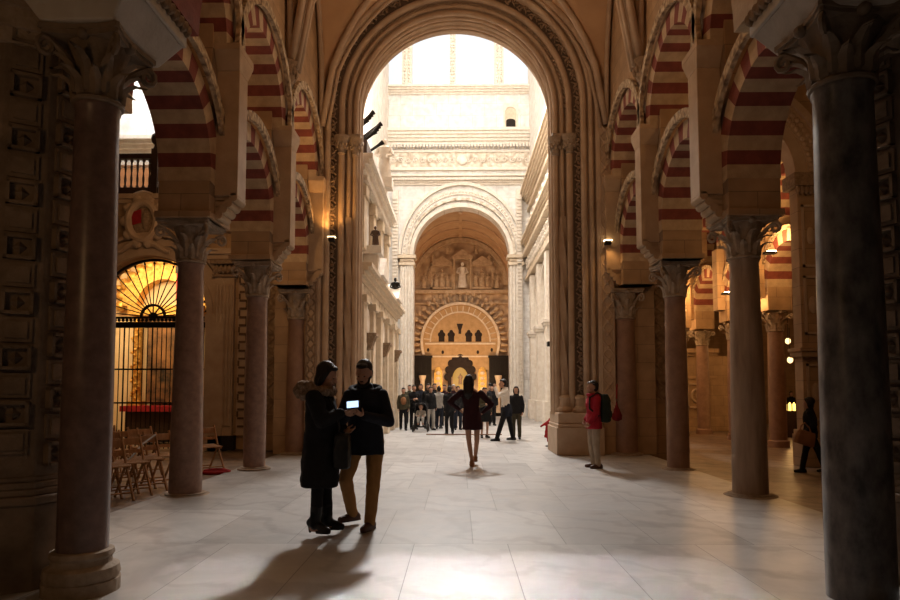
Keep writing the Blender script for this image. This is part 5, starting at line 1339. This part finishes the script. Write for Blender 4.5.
visitor('black-clad visitor half hidden behind the white-shirted photographer', 492, 27.5, 1.68, .2, BLACK, BLACK)
visitor('short visitor in dark blue coat at the back, behind the pale-topped visitor', 434, 28, 1.66, .1, NAVY, DENIM, hr=GREYHAIR)
visitor('visitor in dark jacket at the back, above the stroller', 421, 27, 1.72, -.2, NAVY, BLACK)
visitor('tall dark-clad visitor in the second line, just left of the pale-topped visitor', 434.5, 26.4, 1.74, .3, BLACK, BLACK)
visitor('visitor in maroon jacket squeezed between the pale-topped visitor and the legs-apart visitor', 444.5, 27.2, 1.70, -.3, MAROON, BLACK)
visitor('dark-coated visitor just left of the maroon dress woman\'s elbow', 458, 24.5, 1.62, .2, BLACK, DENIM)
visitor('dark-haired visitor seen between the maroon dress and the photographer, far back', 490, 30, 1.72, 0, NAVY, BLACK)
visitor('visitor in olive jacket half hidden at the back behind the stroller pusher', 409.5, 28.5, 1.70, .2, OLIVE, BLACK)
visitor('visitor with pale trousers beside the stroller wheel', 430.5, 24.3, 1.60, .5, BLACK, PALE, stride=.4)
p = visitor('dark silhouetted visitor standing far down the right aisle near the lamps', 788, 30.5, 1.62, .2, BLACK, BLACK, z=-.2); p['group'] = 'visitors deep in the aisle'

# --- stroller with a child
SX, SY = (421-458.4)/650*23.4-.13, 23.4
t = thing('baby_stroller', 'dark baby stroller facing forward among the choir visitors', 'stroller', (SX,SY,0))
mb = MB(); 
for s in (-1,1):
    mb.tube([(SX+s*.24,SY-.38,.14),(SX+s*.22,SY,.45),(SX+s*.22,SY+.42,.98)], .018, 8); mb.tube([(SX+s*.24,SY+.32,.14),(SX+s*.22,SY,.45)], .018, 8)
mb.tube([(SX-.22,SY+.42,.98),(SX+.22,SY+.42,.98)], .02, 8); mb.tube([(SX-.24,SY+.32,.14),(SX+.24,SY+.32,.14)], .015, 8); mb.box(SX-.2,SX+.2,SY-.36,SY-.2,.18,.21)
mb.build('frame', M['iron'], t, True)
mb = MB(); mb.loft([[(SX+x,SY+y,z) for x,y,z in r] for r in ([(-.2,-.2,.42),(.2,-.2,.42),(.2,-.2,.48),(-.2,-.2,.48)],[(-.2,.08,.36),(.2,.08,.36),(.2,.08,.42),(-.2,.08,.42)],[(-.2,.26,.85),(.2,.26,.85),(.2,.2,.88),(-.2,.2,.88)])]); mb.build('seat', BLACK, t)
mb = MB(); n=12
mb.loft([[(SX+.22*math.cos(a*1.0), SY+.24-.42*q, .82+.22*math.sin(a)) for a in [PI*i/n for i in range(n+1)]]+[(SX+.20*math.cos(PI-PI*i/n), SY+.24-.42*q, .82+.20*math.sin(PI-PI*i/n)) for i in range(n+1)] for q in (0,.5,1)]); mb.build('hood', BLACK, t)
for s in (-1,1):
    for yy in (-.38,.32):
        mb = MB(); mb.tube([(SX+s*.26,SY+yy+.11*math.cos(a*PI/10),.135+.11*math.sin(a*PI/10)) for a in range(20)], .024, 8, closed=True)
        for a in range(3): mb.tube([(SX+s*.26,SY+yy-.1*math.cos(a*PI/3),.135-.1*math.sin(a*PI/3)),(SX+s*.26,SY+yy+.1*math.cos(a*PI/3),.135+.1*math.sin(a*PI/3))], .008, 5)
        mb.build('wheel', M['iron'], t, True)
p = person('small child in pale clothes sitting in the stroller', SX, SY-.02, .44, 'visitors gathered in the choir')
mb = MB(); mb.ell((0,.1,.15),(.12,.1,.19),12,8); mb.limb([(0,.1,.3),(0,.08,.36)],[.045,.04]); mb.ell((0,.06,.45),(.085,.095,.105),14,10); mb.ell((0,-.035,.44),(.014,.014,.014),6,5)
for s in (-1,1): mb.limb([(s*.06,.06,.03),(s*.08,-.2,.04),(s*.08,-.26,-.16)],[.055,.045,.035]); mb.limb([(s*.12,.1,.26),(s*.15,-.03,.14),(s*.08,-.15,.12)],[.04,.034,.028])
fuse(mb,'body',SKIN,p,.014,3)
mb = MB(); mb.ell((0,.1,.15),(.14,.12,.2),12,8)
for s in (-1,1): mb.limb([(s*.06,.06,.03),(s*.08,-.2,.04),(s*.08,-.25,-.1)],[.068,.056,.045]); mb.limb([(s*.12,.1,.26),(s*.15,-.03,.14),(s*.10,-.11,.13)],[.054,.046,.04])
fuse(mb,'clothes',PALE,p,.014,3)
mb = MB(); mb.ell((0,.075,.475),(.094,.1,.09),12,9); fuse(mb,'hair',HAIR,p,.014,2)

# ------------------------------------------------------------------ folding chairs, ropes, red cloths
def chair():
    t = thing('folding_chair', 'x', 'chair', (0,0,0), 0, 'wooden folding chairs in the left aisle')
    W = M['wood_chair']
    for s in (-1,1):
        x = s*.205
        mb = MB(); mb.tube([(x,-.30,0),(x,0,.47),(x,.17,.84)], .019, 6, sq=1.3); mb.build('leg', W, t, True, loc=(0,0,0))
        mb = MB(); mb.tube([(x*.86,.27,0),(x*.86,0,.38),(x*.86,-.07,.47)], .017, 6, sq=1.3); mb.build('leg', W, t, True, loc=(0,0,0))
    mb = MB()
    for k in range(6): mb.box(-.20,.20,-.21+.065*k,-.16+.065*k,.455+.004*k,.475+.004*k)
    mb.box(-.18,-.15,-.21,.17,.43,.455); mb.box(.15,.18,-.21,.17,.43,.455); mb.build('seat', W, t, loc=(0,0,0))
    mb = MB(); mb.box(-.21,.21,.125,.15,.70,.80)
    mb.box(-.21,.21,.075,.095,.585,.635); mb.build('backrest', W, t, loc=(0,0,0))
    mb = MB(); mb.tube([(-.205,-.23,.11),(.205,-.23,.11)], .012, 6); mb.tube([(-.176,.2,.1),(.176,.2,.1)], .012, 6); mb.build('stretcher', W, t, True, loc=(0,0,0))
    return t
c0 = chair()
SP = [(-4.86,8.85,'nearest wooden folding chair, at the near end of the front row'),(-4.84,9.32,'second wooden folding chair from the near end of the front row'),(-4.83,9.79,'third wooden folding chair from the near end of the front row'),(-4.82,10.26,'fourth wooden folding chair of the front row, touching the aisle column in view'),
      (-4.74,11.95,'lone wooden folding chair showing just right of the pink aisle column'),
      (-5.7,9.3,'wooden folding chair at the near end of the second row'),(-5.7,9.85,'second wooden folding chair of the second row'),(-5.7,10.4,'third wooden folding chair of the second row'),(-5.7,10.95,'fourth wooden folding chair of the second row'),(-5.7,11.5,'fifth wooden folding chair of the second row'),
      (-6.55,10.6,'wooden folding chair at the near end of the back row'),(-6.55,11.2,'middle wooden folding chair of the back row'),(-6.55,11.8,'wooden folding chair at the far end of the back row')]
for i,(x,y,lab) in enumerate(SP):
    o = c0 if i == 0 else copy_tree(c0)
    o.location = (x,y,-.03); o.rotation_euler = (0,0,.85+.06*math.sin(i*3)); o['label'] = lab
o = MB(); pts = [(-4.34+.17*math.cos(a)+.05*math.sin(3*a), 12.0+.42*math.sin(a), .0+.028) for a in [2*PI*i/40 for i in range(41)]]
o = MB(); o.tube([(-4.5+.24*math.cos(a), 11.75+.2*math.sin(a), -.03+.03) for a in [2*PI*i/36 for i in range(36)]], .03, 8, closed=True)
o.tube([(-4.5+.18*math.cos(a), 11.76+.15*math.sin(a), .022) for a in [2*PI*i/36 for i in range(36)]], .026, 8, closed=True)
tag(o.build('coiled_rope', M['red_cloth'], None, True), 'dark red rope coiled on the floor beside the pink aisle column', 'rope', None, 'thing')
o = MB(); o.tube([(-4.78,9.98,.78),(-4.84,9.7,.66),(-4.87,9.45,.5),(-4.9,9.3,.42)], .014, 6)
tag(o.build('pale_cord', PALE, None, True), 'pale cord slung diagonally across the folding chairs', 'cord', None, 'thing')
# red barrier cloth at the foot of the right archway pier
bx, by = (546-458.4)/650*17.2-.13, 17.2
t = thing('red_barrier_cloth', 'bundle of bright red cloth tied to a low post beside the right archway pier', 'cloth', (bx,by,0))
mb = MB(); mb.tube([(bx+.1,by,0),(bx+.1,by,.74)], .02, 8); mb.lathe([(.14,0),(.14,.02),(.03,.05)], (bx+.1,by), 14); mb.build('post', M['iron'], t, True)
mb = MB(); mb.limb([(bx+.1,by,.72),(bx-.02,by-.03,.6),(bx-.15,by,.52)],[.035,.04,.022],10); mb.limb([(bx+.06,by-.03,.62),(bx+.03,by-.05,.35),(bx+.05,by-.04,.12)],[.06,.075,.04],10); mb.limb([(bx+.0,by-.03,.55),(bx-.05,by-.04,.25)],[.035,.022],8)
fuse(mb,'cloth',M['red_cloth'],t,.014,3,.03,.07,(-bx,-by,0))
rx, ry = (617-458.4)/650*14.5-.13, 14.62
t = thing('hanging_red_cloth', 'dark red cloth pouch hanging against the engaged column behind the red jacket walker', 'cloth', (rx,ry,.75))
mb = MB(); mb.loft([[(rx+q*math.cos(a*PI/8),ry+.5*q*math.sin(a*PI/8),z) for a in range(16)] for z,q in ((.78,.04),(.82,.11),(.9,.12),(1.02,.07),(1.12,.03),(1.25,.012))]); fuse(mb,'pouch',mat('dark_red_cloth', lin(.2,.012,.015), None, .85, 8),t,.013,3,.03,.06,(-rx,-ry,-.75))
mb = MB(); mb.tube([(rx,ry,1.28),(rx+.02,ry+.03,1.6)], .012, 6); mb.build('cord', M['red_cloth'], t, True)
# ------------------------------------------------------------------ light
def area(name, loc, to, sx, sy, pw, col, spread=180):
    l = bpy.data.lights.new(name,'AREA'); l.shape='RECTANGLE'; l.size=sx; l.size_y=sy; l.energy=pw; l.color=col; l.spread=math.radians(spread)
    o = bpy.data.objects.new(name,l); COL.objects.link(o); o.location=loc
    o.rotation_euler = (Vector(to)-Vector(loc)).to_track_quat('-Z','Y').to_euler(); return o
def point(name, loc, pw, col, r=.1):
    l = bpy.data.lights.new(name,'POINT'); l.energy=pw; l.color=col; l.shadow_soft_size=r
    o = bpy.data.objects.new(name,l); COL.objects.link(o); o.location=loc; return o
def spot(name, loc, to, pw, col, ang=60, blend=.6, r=.05):
    l = bpy.data.lights.new(name,'SPOT'); l.energy=pw; l.color=col; l.spot_size=math.radians(ang); l.spot_blend=blend; l.shadow_soft_size=r
    o = bpy.data.objects.new(name,l); COL.objects.link(o); o.location=loc
    o.rotation_euler = (Vector(to)-Vector(loc)).to_track_quat('-Z','Y').to_euler(); return o
DAY = (1,.975,.945)
area('lantern_daylight', (0,27,25.5), (0,27,0), 7, 14, 1050, DAY)
area('clerestory_daylight', (-.6,30,18), (-.3,6,0), 1.9, 1.6, 1900, DAY, 120)
area('end_wall_fill', (0,17.2,20), (0,37,10), 6, 4, 330, DAY, 140)  # unseen fill added to brighten the end wall; no window there
area('cloister_daylight', (-9,18.8,13.6), (-9,20,5), 5, 3, 750, DAY)
area('floor_band_beam', (-.6,28,17.0), (-.6,4.35,0), 5.5, 1.6, 15, DAY, 1.0)  # added narrow beam, shaped to lay a bright band on the near floor
WARM = (1,.56,.24)
area('chapel_lamps', (-9.3,17.3,5.0), (-9.4,19.6,1.8), 2.5, 1.0, 150, (1,.72,.38))
area('chancel_lamps', (0,40,1.2), (0,44.5,8), 3, 1, 300, (1,.62,.3))
spot('pier_spotlight', (-3.02,14.7,5.05), (-3.2,15.0,7), 60, (1,.5,.14), 110, .8)
spot('pier_spotlight_right', (3.3,14.6,4.8), (3.4,14.9,3), 8, (1,.55,.2), 110, .8)
for (x,y,z,p) in ((8.5,17.9,5.6,110),(8.5,20.8,4.9,110),(8.5,19.4,4.1,40),(8.3,23.5,5,70),(6.6,22.5,4.2,40),(10.6,19,5,60),(12.6,24.9,3.2,60),(11.5,23.2,1.3,25),(8,25.8,3.8,40)):
    point('aisle_lamp_fill', (x,y,z), p, (1,.55,.2), .15)
point('nave_fill', (0,5.7,7.0), 75, WARM, .5)  # unseen fill added above the view to warm the striped arches
point('nave_fill', (0,11.5,8.6), 95, (1,.68,.42), .6)  # unseen fill added to warm the archway front and vault
point('aisle_lamp_fill', (6.2,10,5.8), 60, WARM, .3)  # added out of sight to brighten the carved cross arch
point('aisle_lamp_fill', (-6.3,10.5,6.5), 40, WARM, .3)  # unseen fill added for the left aisle
point('aisle_lamp_fill', (-5.2,12.6,5.8), 60, WARM, .3)  # added to brighten the chapel front and chairs; no fitting here
point('aisle_lamp_fill', (7.8,25,4.5), 70, WARM, .3)  # unseen, added to brighten the medallion wall end of the aisle
point('nave_fill', (-3.4,1.7,2.7), 24, WARM, .2)  # added near the camera to pick out the left pier panels
area('left_facade_fill', (3.6,22,17), (-2.7,20,4), 7, 3, 1400, DAY)  # unseen fill added to brighten the left choir facade
area('right_wall_fill', (-3.8,28,18), (4,30,8), 9, 3, 700, DAY)  # unseen fill added to brighten the right choir wall
w = bpy.data.worlds.new('World'); SC.world = w; w.use_nodes = True
bg = w.node_tree.nodes['Background']; bg.inputs[0].default_value = (1,.66,.38,1); bg.inputs[1].default_value = .008
# ------------------------------------------------------------------ camera
cd = bpy.data.cameras.new('Camera'); cam = bpy.data.objects.new('Camera', cd); COL.objects.link(cam)
cd.sensor_width = 36; cd.lens = 36*650/900; cd.shift_y = 50/900
P = math.atan(41/650); YW = math.atan(8.4/650)
cam.location = (-.13,0,1.45); cam.rotation_euler = (PI/2+P, 0, YW)
cd.clip_end = 300; SC.camera = cam
vs = SC.view_settings; vs.view_transform='Standard'; vs.look='None'; vs.gamma=1; vs.use_curve_mapping=False; vs.exposure=0
